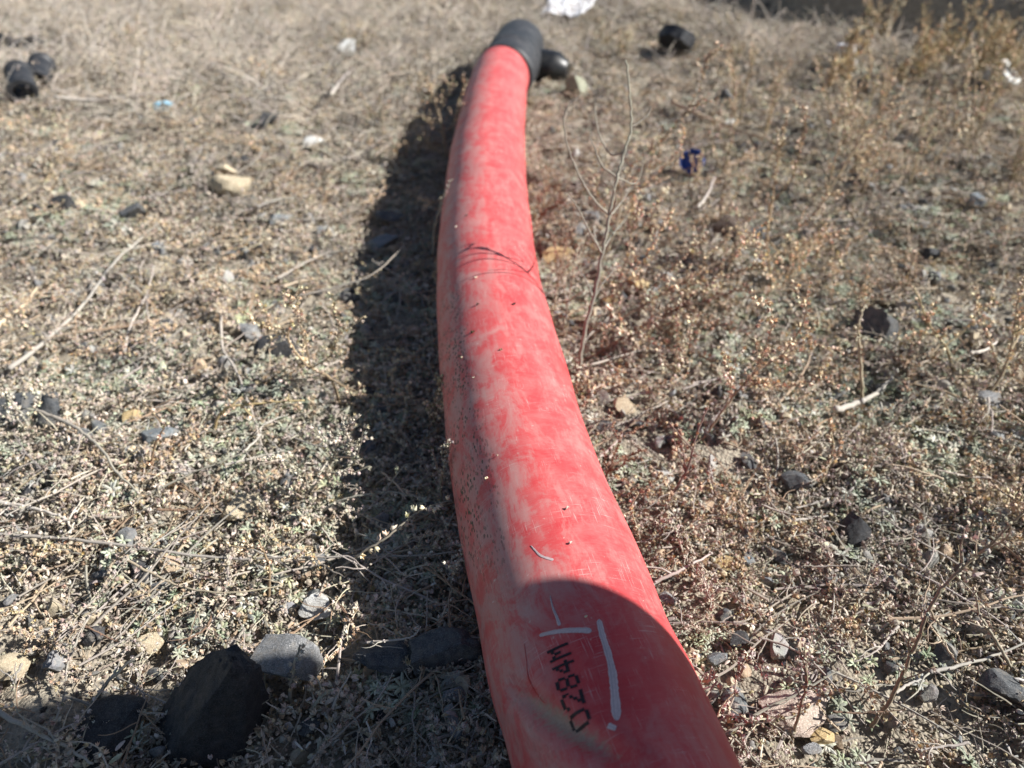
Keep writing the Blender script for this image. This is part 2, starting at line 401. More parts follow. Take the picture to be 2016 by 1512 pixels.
bp = N(nt, 'ShaderNodeBump'); bp.inputs['Strength'].default_value = .25; bp.inputs['Distance'].default_value = .0006
L(nt, math_n(nt, 'ADD', s, gmask), bp.inputs['Height']); L(nt, bp.outputs[0], b.inputs['Normal'])
me.materials.append(M_pipe)

# paint marks, print
def flat_mat(name, c1, c2, sx=200, rough=.6):
    m, nt, b = newmat(name); tc = N(nt, 'ShaderNodeTexCoord')
    n = noise_n(nt, tc.outputs['Object'], sx, 4, .7); L(nt, mixc(nt, ramp(nt, n, [(.35, 0), (.65, 1)]), c1, c2), b.inputs['Base Color'])
    b.inputs['Roughness'].default_value = rough; return m
M_paint = organic('white_paint', .6, .3, 0)
M_ink = flat_mat('black_ink', (.012, .01, .014), (.035, .012, .016), 1200, .5)
M_clean = flat_mat('scraped_red', (.72, .035, .015), (.62, .03, .015), 400, .35)
def paint(name, pxs, w, mat, off=.00012, seed=1):
    r = random.Random(seed); uvp = [pipe_uv(*p) for p in pxs]; P = spline([(u, a * R, 0) for u, a in uvp], 10)
    mb = MB(); n = len(P); K = 12; vs = []; fs = []; cl = []; stk = [r.uniform(.72, 1.1) for _ in range(K + 1)]
    for i, p in enumerate(P):
        t = (P[min(i + 1, n - 1)] - P[max(i - 1, 0)]).normalized(); s_ = Vector((-t.y, t.x, 0)); k = i / (n - 1)
        ww = (w[0] + (w[1] - w[0]) * k) * .42 * (1 + r.uniform(-.13, .13)) * min(1, math.sqrt(max(.04, min(1, k * 14))), math.sqrt(max(.04, min(1, (1 - k) * 14)))) 
        for j in range(K + 1):
            f = j / K * 2 - 1; q = p + s_ * ww * f
            hgt = off + .00012 * (1 - f ** 4) + .00005 * sin(j * 2.4 + 1)
            vs.append(PS(q.x, q.y / R, hgt + dfun(q.x, q.y / R))); g = stk[j] * r.uniform(.93, 1.07); cl.append((.60 * g, .48 * g, .50 * g, 1))
    for i in range(n - 1):
        for j in range(K):
            a = i * (K + 1) + j; fs.append((a, a + 1, a + K + 2, a + K + 1))
    mb.add(vs, fs, cl); return mb.build(name, mat, pipe)
pxm = .42 / 1500
paint('paint_mark', [(1179, 1219), (1186, 1250), (1197, 1285), (1206, 1325), (1211, 1375), (1215, 1422)], (13 * pxm, 19 * pxm), M_paint)['label'] = 'longest white paint stroke'
paint('paint_mark', [(1062, 1252), (1078, 1248), (1105, 1243), (1135, 1241), (1165, 1242)], (7 * pxm, 14 * pxm), M_paint, seed=2)['label'] = 'white stroke across the pipe above the printed code'
paint('paint_mark', [(1083, 1172), (1088, 1195), (1096, 1215), (1102, 1232)], (2 * pxm, 9 * pxm), M_paint, seed=3)['label'] = 'thin tapering white drip'
paint('paint_mark', [(1045, 1074), (1053, 1083), (1066, 1095), (1090, 1103)], (3 * pxm, 8 * pxm), M_paint, seed=4)['label'] = 'short white fleck above the shadow edge'
paint('paint_mark', [(1198, 1431), (1206, 1435), (1214, 1438)], (11 * pxm, 10 * pxm), M_paint, seed=5)['label'] = 'small white dab below the long stroke'
paint('scratch', [(1033, 1268), (1038, 1300), (1046, 1340), (1058, 1370), (1068, 1381)], (1 * pxm, 2 * pxm), M_clean, off=.0001, seed=6)
FONT = {'0': ["01110", "10001", "10001", "10001", "10001", "10001", "01110"], '2': ["01110", "10001", "00001", "00010", "00100", "01000", "11111"],
        '8': ["01110", "10001", "10001", "01110", "10001", "10001", "01110"], '4': ["00010", "00110", "01010", "10010", "11111", "00010", "00010"],
        'M': ["10001", "11011", "10101", "10101", "10001", "10001", "10001"]}
# corners of the printed line on the pipe: start = foot of the near 0
top0 = pipe_uv(1119, 1428); bot0 = pipe_uv(1162, 1408); topM = pipe_uv(1081, 1295); botM = pipe_uv(1122, 1277)
s0 = Vector(((top0[0] + bot0[0]) / 2, (top0[1] + bot0[1]) / 2 * R)); s1 = Vector(((topM[0] + botM[0]) / 2, (topM[1] + botM[1]) / 2 * R))
adv = (s1 - s0) / 4                       # centre-to-centre advance
upv = (Vector((top0[0], top0[1] * R)) - Vector((bot0[0], bot0[1] * R)) + Vector((topM[0], topM[1] * R)) - Vector((botM[0], botM[1] * R))) / 2
mb = MB(); rr_ = random.Random(3)
for ci, ch in enumerate('0284M'):
    for ry, row in enumerate(FONT[ch]):
        for cx, bit in enumerate(row):
            if bit != '1': continue
            for kx in range(2):
                if rr_.random() < .03: continue
                for ky in range(2):
                    fx = (cx - 2) / 5 * .80 + (kx - .5) * .075; fy = .5 - (ry + .25 + ky * .5) / 7
                    q = s0 + adv * (ci + fx) + upv * fy + Vector((rr_.uniform(-1, 1), rr_.uniform(-1, 1))) * .00006
                    ex = adv.normalized() * .00029; ey = upv.normalized() * .00042
                    P4 = [q - ex - ey, q + ex - ey, q + ex + ey, q - ex + ey]
                    top = [PS(p.x, p.y / R, .0004 + dfun(p.x, p.y / R)) for p in P4]; bo = [PS(p.x, p.y / R, -.0001 + dfun(p.x, p.y / R)) for p in P4]
                    mb.add(top + bo, [(0, 1, 2, 3), (0, 4, 5, 1), (1, 5, 6, 2), (2, 6, 7, 3), (3, 7, 4, 0)], (0, 0, 0))
mb.build('printed_code', M_ink, pipe, smooth=False)['label'] = 'black dot-matrix length code reading 0284M'
# coupling
uc0 = LT - .135
ends = PC(LT); tE, uE, rE = PF(LT - .02)
def coupling():
    prof = [(-.13, .0555), (-.13, .0568), (-.128, .0576), (-.11, .0576), (-.107, .0572), (-.05, .0572), (-.047, .0586), (-.038, .0586), (-.035, .0573), (.0, .0574), (.07, .0572), (.11, .0564), (.135, .0555), (.148, .052), (.152, .049), (.150, .0465), (.02, .0465)]
    ns = 72; vs = []; fs = []
    for (d_, r_) in prof:
        u = LT - .01 + d_
        if u <= LT: t, up, r = PF(u); c = PC(u)
        else: t, up, r = tE, uE, rE; c = PC(LT) + tE * (u - LT)
        for j in range(ns):
            a = 2 * PI * j / ns; vs.append(c + (up * cos(a) + r * sin(a)) * r_)
    for i in range(len(prof) - 1):
        for j in range(ns):
            j2 = (j + 1) % ns; fs.append((i * ns + j, i * ns + j2, (i + 1) * ns + j2, (i + 1) * ns + j))
    mb = MB(); mb.add(vs, fs, (0, 0, 0)); return mb.build('coupling', M_rubber, pipe)
coupling()

def pipe_dist(x, y):
    x = np.asarray(x); y = np.asarray(y); d = np.full(x.shape, 9.0)
    for q in CA[::3]: d = np.minimum(d, np.hypot(x - q[0], y - q[1]))
    return d

# ------------------------------------------------------------------ ground cover prototypes
SAGE = [(.37, .40, .30), (.43, .46, .37), (.31, .34, .25), (.50, .52, .44), (.40, .42, .29), (.46, .48, .40)]
TAN = [(.51, .455, .37), (.44, .385, .31), (.58, .52, .43), (.39, .34, .28), (.49, .45, .385), (.27, .235, .195), (.57, .53, .455), (.48, .38, .26), (.20, .17, .14)]
GREY = [(.42, .395, .36), (.31, .29, .265), (.49, .465, .43), (.37, .345, .305)]
def leaf(mb, r, base, yaw, pitch, ln, w, col, curl=.3, thick=.5):
    dirh = Vector((cos(yaw), sin(yaw), 0)); side = Vector((-sin(yaw), cos(yaw), 0))
    p = Vector(base); prof = [(.0, .35), (.3, .9), (.68, 1.0), (.93, .55)]; vs = []; ang = pitch; last = 0
    for k, ww in prof:
        st = (k - last) * ln; last = k
        p = p + (dirh * cos(ang) + Vector((0, 0, 1)) * sin(ang)) * st
        up = (Vector((0, 0, 1)) * cos(ang) - dirh * sin(ang)); ang -= curl * r.uniform(.5, 1.2)
        h = w * ww * .5
        vs += [p - side * h, p + up * h * thick, p + side * h, p - up * h * thick]
    tip = p + (dirh * cos(ang) + Vector((0, 0, 1)) * sin(ang)) * ln * .07; vs.append(tip)
    fs = []
    for i in range(3):
        for j in range(4):
            j2 = (j + 1) % 4; fs.append((i * 4 + j, i * 4 + j2, i * 4 + 4 + j2, i * 4 + 4 + j))
    for j in range(4): fs.append((12 + j, 12 + (j + 1) % 4, 16))
    mb.add(vs, fs, col)
ICO = None
def ico(sub=1):
    bm = bmesh.new(); bmesh.ops.create_icosphere(bm, subdivisions=sub, radius=1); v = [x.co.copy() for x in bm.verts]; f = [tuple(y.index for y in x.verts) for x in bm.faces]; bm.free(); return v, f
ICO1 = ico(1)
def bit(mb, r, p, s, col):
    q = Euler((r.uniform(0, 6), r.uniform(0, 6), r.uniform(0, 6))).to_matrix(); sx = (s * r.uniform(.6, 1.2), s * r.uniform(.5, 1), s * r.uniform(.4, .9))
    vs = [Vector(p) + q @ Vector((v.x * sx[0] * r.uniform(.75, 1.2), v.y * sx[1], v.z * sx[2] * r.uniform(.8, 1.2))) for v in ICO1[0]]
    mb.add(vs, ICO1[1], col)
def capsule(mb, r, p, ax, s, col):
    """dry seed capsule: a small cup of pointed bracts"""
    ax = ax.normalized(); n, bb = frame(ax); k = 5; vs = [p - ax * s * .2]; fs = []
    o = r.uniform(0, 6)
    for i in range(k):
        a = o + 2 * PI * i / k; e = n * cos(a) + bb * sin(a); e2 = n * cos(a + PI / k) + bb * sin(a + PI / k)
        vs += [p + ax * s * .35 + e * s * .52, p + ax * s * (.95 + r.uniform(-.2, .25)) + e * s * r.uniform(.35, .7), p + ax * s * .5 + e2 * s * .34]
    for i in range(k):
        a0 = 1 + i * 3; pr = 1 + ((i - 1) % k) * 3
        fs += [(0, a0, a0 + 2), (0, pr + 2, a0), (a0, a0 + 1, a0 + 2), (a0, pr + 2, a0 + 1)]
    mb.add(vs, fs, col)
def twig_path(r, ln, bend=.5, n=7, z=.0):
    p = Vector((0, 0, z)); a = r.uniform(0, 2 * PI); out = [p.copy()]; pz = r.uniform(-.05, .25)
    for i in range(n):
        a += r.uniform(-bend, bend); pz += r.uniform(-.2, .15)
        p = p + Vector((cos(a), sin(a), max(-.4, pz) * .4)) * ln / n
        p.z = max(p.z, .001); out.append(p.copy())
    return out
PROTO = {}
def proto(kind, name, mb, mat):
    c = PROTO.get(kind)
    if c is None: c = PROTO[kind] = bpy.data.collections.new(kind)
    o = mb.build(name, mat, link=False, smooth=False); c.objects.link(o)
for i in range(9):                          # green mats
    r = random.Random(100 + i); mb = MB()
    for k in range(r.randint(5, 8)):
        rad = .015 * math.sqrt(r.random()); a = r.uniform(0, 6.28); bx, by = rad * cos(a), rad * sin(a); bz = r.uniform(.002, .008)
        base = jit(r, r.choice(SAGE), .15); sz = r.uniform(.7, 1.25); nl = r.randint(7, 11); o = r.uniform(0, 6)
        for q in range(nl):
            ring = q / nl
            leaf(mb, r, (bx, by, bz), o + q * 2.4, .25 + 1.0 * ring + r.uniform(-.2, .2), sz * r.uniform(.0052, .0088) * (1 - .3 * ring), sz * r.uniform(.0015, .0021), jit(r, base, .1), .28)
        for q in range(7):
            leaf(mb, r, (bx + r.uniform(-.004, .004), by + r.uniform(-.004, .004), bz * .5), r.uniform(0, 6.28), r.uniform(-.2, .5), r.uniform(.003, .006), .0014, jit(r, r.choice(TAN + GREY), .2), .6)
    proto('green_mat_kit', 'mat', mb, M_leaf)
for i in range(10):                         # litter patches
    r = random.Random(200 + i); mb = MB()
    def pt(z1): rad = .021 * math.sqrt(r.random()); a = r.uniform(0, 6.28); return (rad * cos(a), rad * sin(a), r.uniform(.0, z1))
    for k in range(50):
        leaf(mb, r, pt(.009), r.uniform(0, 6.28), r.uniform(-.7, .9), r.uniform(.0035, .0095), r.uniform(.0011, .0028), jit(r, r.choice(TAN + GREY), .22), r.uniform(.2, 1.3), r.uniform(.3, .9))
    for k in range(30): bit(mb, r, pt(.009), r.uniform(.0008, .0027), jit(r, r.choice(TAN + GREY), .2))
    for k in range(10):
        p = pt(.012); capsule(mb, r, Vector(p), Vector((r.uniform(-1, 1), r.uniform(-1, 1), r.uniform(-.2, 1))), r.uniform(.0024, .0040), jit(r, r.choice(TAN), .2))
    for k in range(5):
        c = jit(r, r.choice(GREY + TAN), .15); q = Vector(pt(.009)); pts = [q + x for x in twig_path(r, r.uniform(.012, .03), .2, 4)]
        tube(mb, pts, r.uniform(.0004, .0008), .0003, c, 4)
    proto('litter_kit', 'litter', mb, M_dry)
for i in range(8):                          # fallen twiglets
    r = random.Random(300 + i); mb = MB(); c = jit(r, r.choice(GREY + [(.40, .33, .25), (.33, .25, .18)]), .1)
    pts = spline(twig_path(r, r.uniform(.05, .11), .16, 6, .006), 3); tube(mb, pts, .0011, .0005, c, 5)
    for q in range(r.randint(2, 4)):
        p = r.choice(pts[2:-2]); sub = [p + x for x in twig_path(r, r.uniform(.012, .035), .4, 5)]; tube(mb, sub, .0006, .0003, c, 4)
    for p in pts[::2]:
        if r.random() < .8: bit(mb, r, p + Vector((r.uniform(-1, 1), r.uniform(-1, 1), r.uniform(0, 1))) * .0014, r.uniform(.0008, .0014), jit(r, c, .2))
    proto('twig_kit', 'twiglet', mb, M_dry)
for i in range(7):                          # broken seed sprigs lying about
    r = random.Random(350 + i); mb = MB(); c = jit(r, r.choice(GREY + TAN), .1); sc0 = jit(r, r.choice([(.56, .49, .41), (.52, .46, .40), (.58, .46, .33)]), .1)
    pts = spline(twig_path(r, r.uniform(.05, .10), .35, 6, .007), 4); tube(mb, pts, .0008, .0004, c, 5)
    for q in range(r.randint(2, 4)):
        p = r.choice(pts[2:-2]); sub = [p + x + Vector((0, 0, .004)) for x in twig_path(r, r.uniform(.015, .04), .4, 6)]; tube(mb, sub, .0005, .0003, c, 4); pts = pts + sub
    for p in pts:
        for t_ in range(2):
            if r.random() < .75:
                ax = Vector((r.uniform(-1, 1), r.uniform(-1, 1), r.uniform(-.3, 1))).normalized(); capsule(mb, r, p + ax * .001, ax, r.uniform(.0018, .0031), jit(r, sc0, .22))
    proto('twig_kit', 'sprig', mb, M_dry)
for i in range(7):                          # dry brush tufts
    r = random.Random(400 + i); mb = MB()
    for k in range(26):
        c = jit(r, r.choice([(.58, .54, .49), (.50, .465, .42), (.60, .54, .45), (.46, .42, .37)]), .15); a = r.uniform(0, 6.28); rad = .05 * math.sqrt(r.random()); p = Vector((rad * cos(a), rad * sin(a), 0))
        el = r.uniform(.15, 1.1); yaw = r.uniform(0, 6.28); pts = [p.copy()]; ln = r.uniform(.05, .12)
        for q in range(6):
            yaw += r.uniform(-.35, .35); el += r.uniform(-.35, .12)
            p = p + Vector((cos(yaw) * cos(el), sin(yaw) * cos(el), sin(el))) * ln / 6; p.z = max(p.z, .002); pts.append(p.copy())
        tube(mb, pts, r.uniform(.0007, .0013), .0004, c, 4)
        for q in pts[2:]:
            for t_ in range(2):
                if r.random() < .75: bit(mb, r, q + Vector((r.uniform(-1, 1), r.uniform(-1, 1), r.uniform(-1, 1))) * .003, r.uniform(.0010, .0022), jit(r, r.choice(TAN + GREY), .2))
    proto('brush_kit', 'tuft', mb, M_dry)
def stone_verts(r, sub, sc, flat=.0, cuts=7, rough=.1):
    v, f = ico(sub); pl = [(Vector((r.gauss(0, 1), r.gauss(0, 1), r.gauss(0, 1))).normalized(), r.uniform(.34, .72)) for _ in range(max(5, int(cuts * .95)))]
    out = []; ox = r.uniform(0, 99)
    from mathutils import noise as nz
    for p in v:
        p = p.copy()
        for n, d in pl:
            e = p.dot(n) - d
            if e > 0: p -= n * e * .97
        q = p * (1 + rough * .5 * nz.fractal(p * 1.8 + Vector((ox, 0, 0)), 1, 2, 3) + .04 * nz.fractal(p * 6 + Vector((0, ox, 0)), .6, 2, 5))
        out.append(q)
    lo = Vector([min(q[k] for q in out) for k in range(3)]); hi = Vector([max(q[k] for q in out) for k in range(3)]); m = (lo + hi) / 2; h = (hi - lo) / 2
    return [Vector(((q.x - m.x) / h.x * sc[0], (q.y - m.y) / h.y * sc[1], (q.z - m.z) / h.z * sc[2])) for q in out], f
GRAV = [(.34, .33, .31), (.22, .225, .23), (.12, .125, .13), (.45, .38, .28), (.50, .42, .30), (.40, .37, .33), (.06, .06, .065), (.48, .36, .25)]
for i in range(12):
    r = random.Random(500 + i); mb = MB(); v_, f_ = stone_verts(r, 2, (r.uniform(.8, 1.3) * .004, r.uniform(.7, 1) * .004, r.uniform(.5, .8) * .004), cuts=8)
    c = GRAV[i % 8]; mb.add(v_, f_, [(*jit(r, c, .1), 1) for _ in v_]); proto('gravel_kit', 'grain', mb, M_grav)

def scatter(name, kind, pts, rots, scl, label):
    n = len(pts); me = bpy.data.meshes.new(name); me.vertices.add(n); me.vertices.foreach_set('co', np.asarray(pts, np.float32).ravel())
    a = me.attributes.new('rot', 'FLOAT_VECTOR', 'POINT'); a.data.foreach_set('vector', np.asarray(rots, np.float32).ravel())
    a = me.attributes.new('scl', 'FLOAT', 'POINT'); a.data.foreach_set('value', np.asarray(scl, np.float32))
    a = me.attributes.new('pick', 'INT', 'POINT'); a.data.foreach_set('value', np.random.RandomState(len(name)).randint(0, len(PROTO[kind].objects), n).astype(np.int32))
    o = bpy.data.objects.new(name, me); COL.objects.link(o); tag(o, label, name.replace('_', ' '), kind='stuff')
    ng = bpy.data.node_groups.new(name, 'GeometryNodeTree')
    ng.interface.new_socket('Geometry', in_out='INPUT', socket_type='NodeSocketGeometry'); ng.interface.new_socket('Geometry', in_out='OUTPUT', socket_type='NodeSocketGeometry')
    gi = ng.nodes.new('NodeGroupInput'); go = ng.nodes.new('NodeGroupOutput'); ip = ng.nodes.new('GeometryNodeInstanceOnPoints')
    ci = ng.nodes.new('GeometryNodeCollectionInfo'); ci.inputs['Collection'].default_value = PROTO[kind]; ci.inputs['Separate Children'].default_value = True; ci.inputs['Reset Children'].default_value = True
    def na(t, nm):
        q = ng.nodes.new('GeometryNodeInputNamedAttribute'); q.data_type = t; q.inputs['Name'].default_value = nm; return [s for s in q.outputs if s.enabled and s.name == 'Attribute'][0]
    e2 = ng.nodes.new('FunctionNodeEulerToRotation')
    k = ng.links.new
    k(gi.outputs[0], ip.inputs['Points']); k(ci.outputs[0], ip.inputs['Instance']); ip.inputs['Pick Instance'].default_value = True
    k(na('INT', 'pick'), ip.inputs['Instance Index']); k(na('FLOAT_VECTOR', 'rot'), e2.inputs[0]); k(e2.outputs[0], ip.inputs['Rotation'])
    k(na('FLOAT', 'scl'), ip.inputs['Scale']); k(ip.outputs[0], go.inputs[0])
    md = o.modifiers.new('scatter', 'NODES'); md.node_group = ng
    return o
RS = np.random.RandomState(11)
def region(n, y0, y1, marg=.25):
    out = []
    while len(out) < n:
        y = RS.uniform(y0, y1, 4000); hw = .70 * (y * .812 + .27) + marg; M = .70 * (y1 * .812 + .27) + marg
        x = RS.uniform(-M, M, 4000); k = np.abs(x) < hw; out += list(zip(x[k], y[k]))
    return np.array(out[:n])
def rots(n, tilt=.25): return np.stack([RS.normal(0, tilt, n), RS.normal(0, tilt, n), RS.uniform(0, 6.283, n)], 1)
def place(xy, dz=0.0): return np.stack([xy[:, 0], xy[:, 1], gz(xy[:, 0], xy[:, 1]) + dz], 1)
def ditch(x, y): return (x > .62) & (np.abs(y - (2.43 - .70 * np.clip(x - .8, 0, 1.0)) - .0) < .06)
def bare(x, y):                             # patches of bare soil near the camera
    b_ = sst(.50, .66, vnoise(x * 7 + 3, y * 7, 21) * .7 + vnoise(x * 19, y * 19, 22) * .3)
    b_ = np.maximum(b_, .9 * np.exp(-(((x + .12) / .09) ** 2 + ((y - .30) / .10) ** 2)))
    b_ = np.maximum(b_, .8 * np.exp(-(((x + .31) / .06) ** 2 + ((y - .36) / .04) ** 2)))
    return b_
def greenness(x, y):
    g = sst(.35, .7, vnoise(x * 5, y * 5, 31) * .6 + vnoise(x * 16, y * 16, 32) * .4)
    g = g * (1 - .75 * sst(1.2, 1.9, y)) + .25 * sst(.1, .3, x) * sst(1.1, .6, y)
    return np.clip(g, 0, 1)
LIT = []; GRN = []; SL = []; SG = []
xy = np.concatenate([region(9500, .0, 1.25), region(16500, 1.25, 4.2, .5)] + [np.array([(q[0] + sd_ * RS.uniform(.036, .062), q[1]) for q in CA[60::2] for sd_ in (-1, 1, -1, 1)])])
k = (pipe_dist(xy[:, 0], xy[:, 1]) > .034) & (RS.rand(len(xy)) > .86 * bare(xy[:, 0], xy[:, 1]) * (xy[:, 1] < 1.2)); xy = xy[k & ~ditch(xy[:, 0], xy[:, 1])]
sc = RS.uniform(.75, 1.2, len(xy)) * (1 + .55 * sst(1.0, 2.4, xy[:, 1]))
scatter('dry_litter', 'litter_kit', place(xy, -.001), rots(len(xy)), sc, 'tan dead leaves, seed husks and crumbled stems covering the soil')
xy = np.concatenate([region(13000, .0, 1.25), region(12000, 1.25, 4.0, .5)])
k = (pipe_dist(xy[:, 0], xy[:, 1]) > .048) & (RS.rand(len(xy)) < .72 * greenness(xy[:, 0], xy[:, 1]) * (1 - .8 * bare(xy[:, 0], xy[:, 1]))); xy = xy[k]
sc = RS.uniform(.7, 1.15, len(xy)) * (1 + .35 * sst(1.0, 2.4, xy[:, 1]))
scatter('ground_cover', 'green_mat_kit', place(xy, .001), rots(len(xy)), sc, 'low sage green mats of tiny star-shaped rosettes')
xy = np.concatenate([region(5200, .0, 1.3), region(3500, 1.3, 3.6, .4)]); xy = xy[pipe_dist(xy[:, 0], xy[:, 1]) > .05]
scatter('gravel', 'gravel_kit', place(xy, .0055), rots(len(xy), 1), RS.gamma(1.9, .55, len(xy)).clip(.25, 2.5), 'loose grey, black and tan gravel strewn over the soil')
xy = np.concatenate([region(3200, .0, 1.25), region(6000, 1.15, 4.0, .4)] + [np.array([(q[0] + sd_ * RS.uniform(.05, .10), q[1]) for q in CA[60::3] for sd_ in (-1, 1, -1)])]); xy = xy[(pipe_dist(xy[:, 0], xy[:, 1]) > .046) & ~ditch(xy[:, 0], xy[:, 1])]
scatter('fallen_twigs', 'twig_kit', place(xy, .004), rots(len(xy), .12), RS.uniform(.5, 1.1, len(xy)), 'brittle grey twigs littering the ground')
xy = region(6200, 1.15, 4.6, .6)
lft = (xy[:, 0] < -.05); dens = np.where(lft, sst(1.15, 1.75, xy[:, 1]), sst(1.5, 2.3, xy[:, 1])) * sst(.25, .6, vnoise(xy[:, 0] * 3, xy[:, 1] * 3, 41))
xy = xy[(RS.rand(len(xy)) < dens) & (pipe_dist(xy[:, 0], xy[:, 1]) > np.where(xy[:, 0] < 0, .19, .10)) & ~ditch(xy[:, 0], xy[:, 1])]
scatter('dry_brush', 'brush_kit', place(xy, 0), rots(len(xy), .1), RS.uniform(.6, 1.25, len(xy)), 'matted grey-brown dry brush covering the far ground')

# ------------------------------------------------------------------ stones
def stone(name, label, px, py, w, h, kind, seed, hz=None, cuts=8, rough=.1, rot=None, sub=4, sink=.25, group=None, cat='stone'):
    """px,py: where its middle is seen; w,h: apparent size in photograph pixels"""
    p = G(px, py, 0); dep = (p - CAMP).length; sx = w / F * dep / 2
    ca = (CAMP.z) / dep; hz = hz if hz else .7
    sy = max(.35 * sx, min(1.5 * sx, (h / F * dep / 2) / max(.35, (ca + hz * .5))))
    sz = hz * min(sx, sy) * 1.1
    r = random.Random(seed); v_, f_ = stone_verts(r, sub, (sx, sy, sz), cuts=cuts, rough=rough)
    p = G(px, py, sz * (1 - sink * 1.2))
    mb = MB(); mb.add(v_, f_, (.3, .3, .3)); o = mb.build(name, STONE[kind])
    for pl in o.data.polygons: pl.use_smooth = False
    try: o.data.shade_smooth(); o.data.set_sharp_from_angle(angle=RAD(24))
    except Exception: pass
    z = max(gzs(p.x + a_ * sx * .6, p.y + b_ * sy * .6) for a_ in (-1, 0, 1) for b_ in (-1, 0, 1)) * .8 + .005
    o.location = (p.x, p.y, z + sz * (1 - sink * 1.2)); o.rotation_euler = rot if rot else (r.uniform(-.1, .1), r.uniform(-.1, .1), r.uniform(-.3, .3))
    return tag(o, label, cat, group)
stone('stone', 'squarish mottled grey stone lit on top beside the big black rock', 568, 1318, 126, 116, 'grey', 21, hz=1.05, cuts=15, rough=.05, sink=.25)
stone('stone', 'thin flat dark shard left of the big black rock at the lower edge', 232, 1466, 100, 110, 'black', 5, hz=.3, cuts=6)
stone('stone', 'dark dusty stone in the pipe shadow touching the red pipe', 880, 1312, 132, 100, 'slate', 134, hz=.9, cuts=7, rough=.3)
stone('stone', 'flat dark stone in the shade just left of the dusty stone against the pipe', 764, 1318, 124, 80, 'slate', 135, hz=.6, cuts=6, rough=.3)
stone('stone', 'round grey pebble in the shade under the dusty stone by the pipe', 898, 1394, 40, 46, 'grey', 36, hz=.9, cuts=5)
stone('stone', 'flat charcoal slab at the left edge, half under dry sprigs', 28, 836, 84, 58, 'slate', 37, hz=.45, cuts=7, rot=(.1, -.1, .3))
stone('stone', 'tilted charcoal slab right beside the slab at the left edge', 104, 838, 74, 62, 'slate', 38, hz=.5, cuts=7, rot=(.25, .1, -.3))
stone('stone', 'black stone under orange dry sprigs left of the pipe shadow', 545, 698, 78, 52, 'black', 39, hz=.8)
stone('stone', 'rounded pale beige stone left of the leaning seed sprig', 482, 1003, 82, 56, 'beige', 40, hz=.6, cuts=5)
stone('stone', 'grey stone with a light top left of the beige rounded stone', 320, 882, 66, 46, 'blue', 41, hz=.6)
stone('stone', 'flat grey stone below left of the light-topped grey stone', 258, 918, 60, 36, 'grey', 42, hz=.5)
stone('stone', 'small yellow stone above the grey light-topped stone', 268, 838, 30, 30, 'yellow', 43)
stone('stone', 'chalky white crusted stone above the squarish grey stone', 622, 1196, 66, 60, 'white', 44, hz=.7, rough=.35, cuts=3)
stone('stone', 'speckled tan stone near the left lower edge above the shade line', 290, 1262, 50, 46, 'beige', 45, hz=.9, cuts=6)
stone('stone', 'dusty tan flat stone at the far lower left edge', 26, 1326, 70, 46, 'beige', 46, hz=.5)
stone('stone', 'wide pinkish crumbly stone half buried right of the red pipe at the bottom', 1560, 1420, 120, 84, 'pink', 47, hz=.45, rough=.3, cuts=4)
stone('stone', 'orange-tan stone touching the wide pinkish stone', 1612, 1462, 44, 40, 'yellow', 48, hz=.6)
stone('stone', 'dark stone with pale veins at the lower right edge', 1968, 1366, 72, 70, 'slate', 49, hz=.7)
stone('stone', 'dark round pebble right of the pipe near the shadow tip', 1452, 1270, 44, 40, 'black', 50, hz=.9)
stone('stone', 'greenish grey pebble just left of the dark round pebble', 1412, 1300, 40, 36, 'blue', 51, hz=.9)
stone('stone', 'yellowish flat stone right of the red pipe above the two pebbles', 1432, 1112, 52, 34, 'yellow', 52, hz=.5)
stone('stone', 'blue-grey pebble touching the yellowish flat stone', 1470, 1108, 30, 34, 'blue', 53)
stone('stone', 'black angular shard standing in the ground cover at right', 1680, 1046, 46, 74, 'black', 54, hz=1.1, cuts=9, rot=(.2, .35, .5))
stone('stone', 'dark grey stone right of the pipe below the brown seed sprigs', 1562, 956, 54, 50, 'slate', 55, hz=.8)
stone('stone', 'large dark grey block behind the pale-tipped stalk at right', 1726, 644, 72, 58, 'slate', 156, hz=.9, cuts=8, rough=.25)
stone('stone', 'smooth blue-grey round stone in dry grass at right edge', 1921, 404, 30, 28, 'blue', 57, hz=.9, cuts=2)
stone('stone', 'black wedge of stone lying in green cover at right', 1832, 502, 42, 22, 'black', 58, hz=.7, rot=(.1, .3, -.5))
stone('stone', 'flat yellow stone beside the pipe right of the twig shadows', 1100, 502, 64, 30, 'yellow', 59, hz=.45)
stone('stone', 'yellow stone behind the tall bare stem', 1254, 577, 42, 30, 'yellow', 60, hz=.5)
stone('stone', 'small peach stone above the yellow stone behind the tall stem', 1213, 543, 22, 18, 'pink', 61)
stone('stone', 'dark brown lump right of the small peach stone', 1282, 546, 24, 28, 'brown', 62, hz=.9)
stone('stone', 'tan stone low at the foot of the tall bare stem', 1198, 603, 30, 18, 'yellow', 63)
stone('stone', 'cream stone beside the pipe right of the brightest red patch', 1228, 820, 44, 36, 'beige', 64, hz=.6)
stone('stone', 'mauve slab leaning among brown sprigs at mid right', 1440, 462, 74, 42, 'brown', 65, hz=.5, rot=(.2, -.1, .4))
stone('stone', 'teal grey stone right of the mauve slab', 1492, 456, 36, 24, 'blue', 66)
stone('stone', 'white chip right of the mauve slab and below the teal grey stone', 1500, 520, 52, 22, 'white', 67, hz=.4)
stone('stone', 'small dark cube of stone left of the white pebble in far grass', 1432, 188, 24, 20, 'slate', 68, hz=1)
stone('stone', 'white pebble in the far grass above the blue cap', 1436, 242, 18, 16, 'white', 69, hz=.9)
stone('stone', 'pale yellow block lying behind another cream stone at upper left', 450, 348, 36, 24, 'beige', 70, hz=.8)
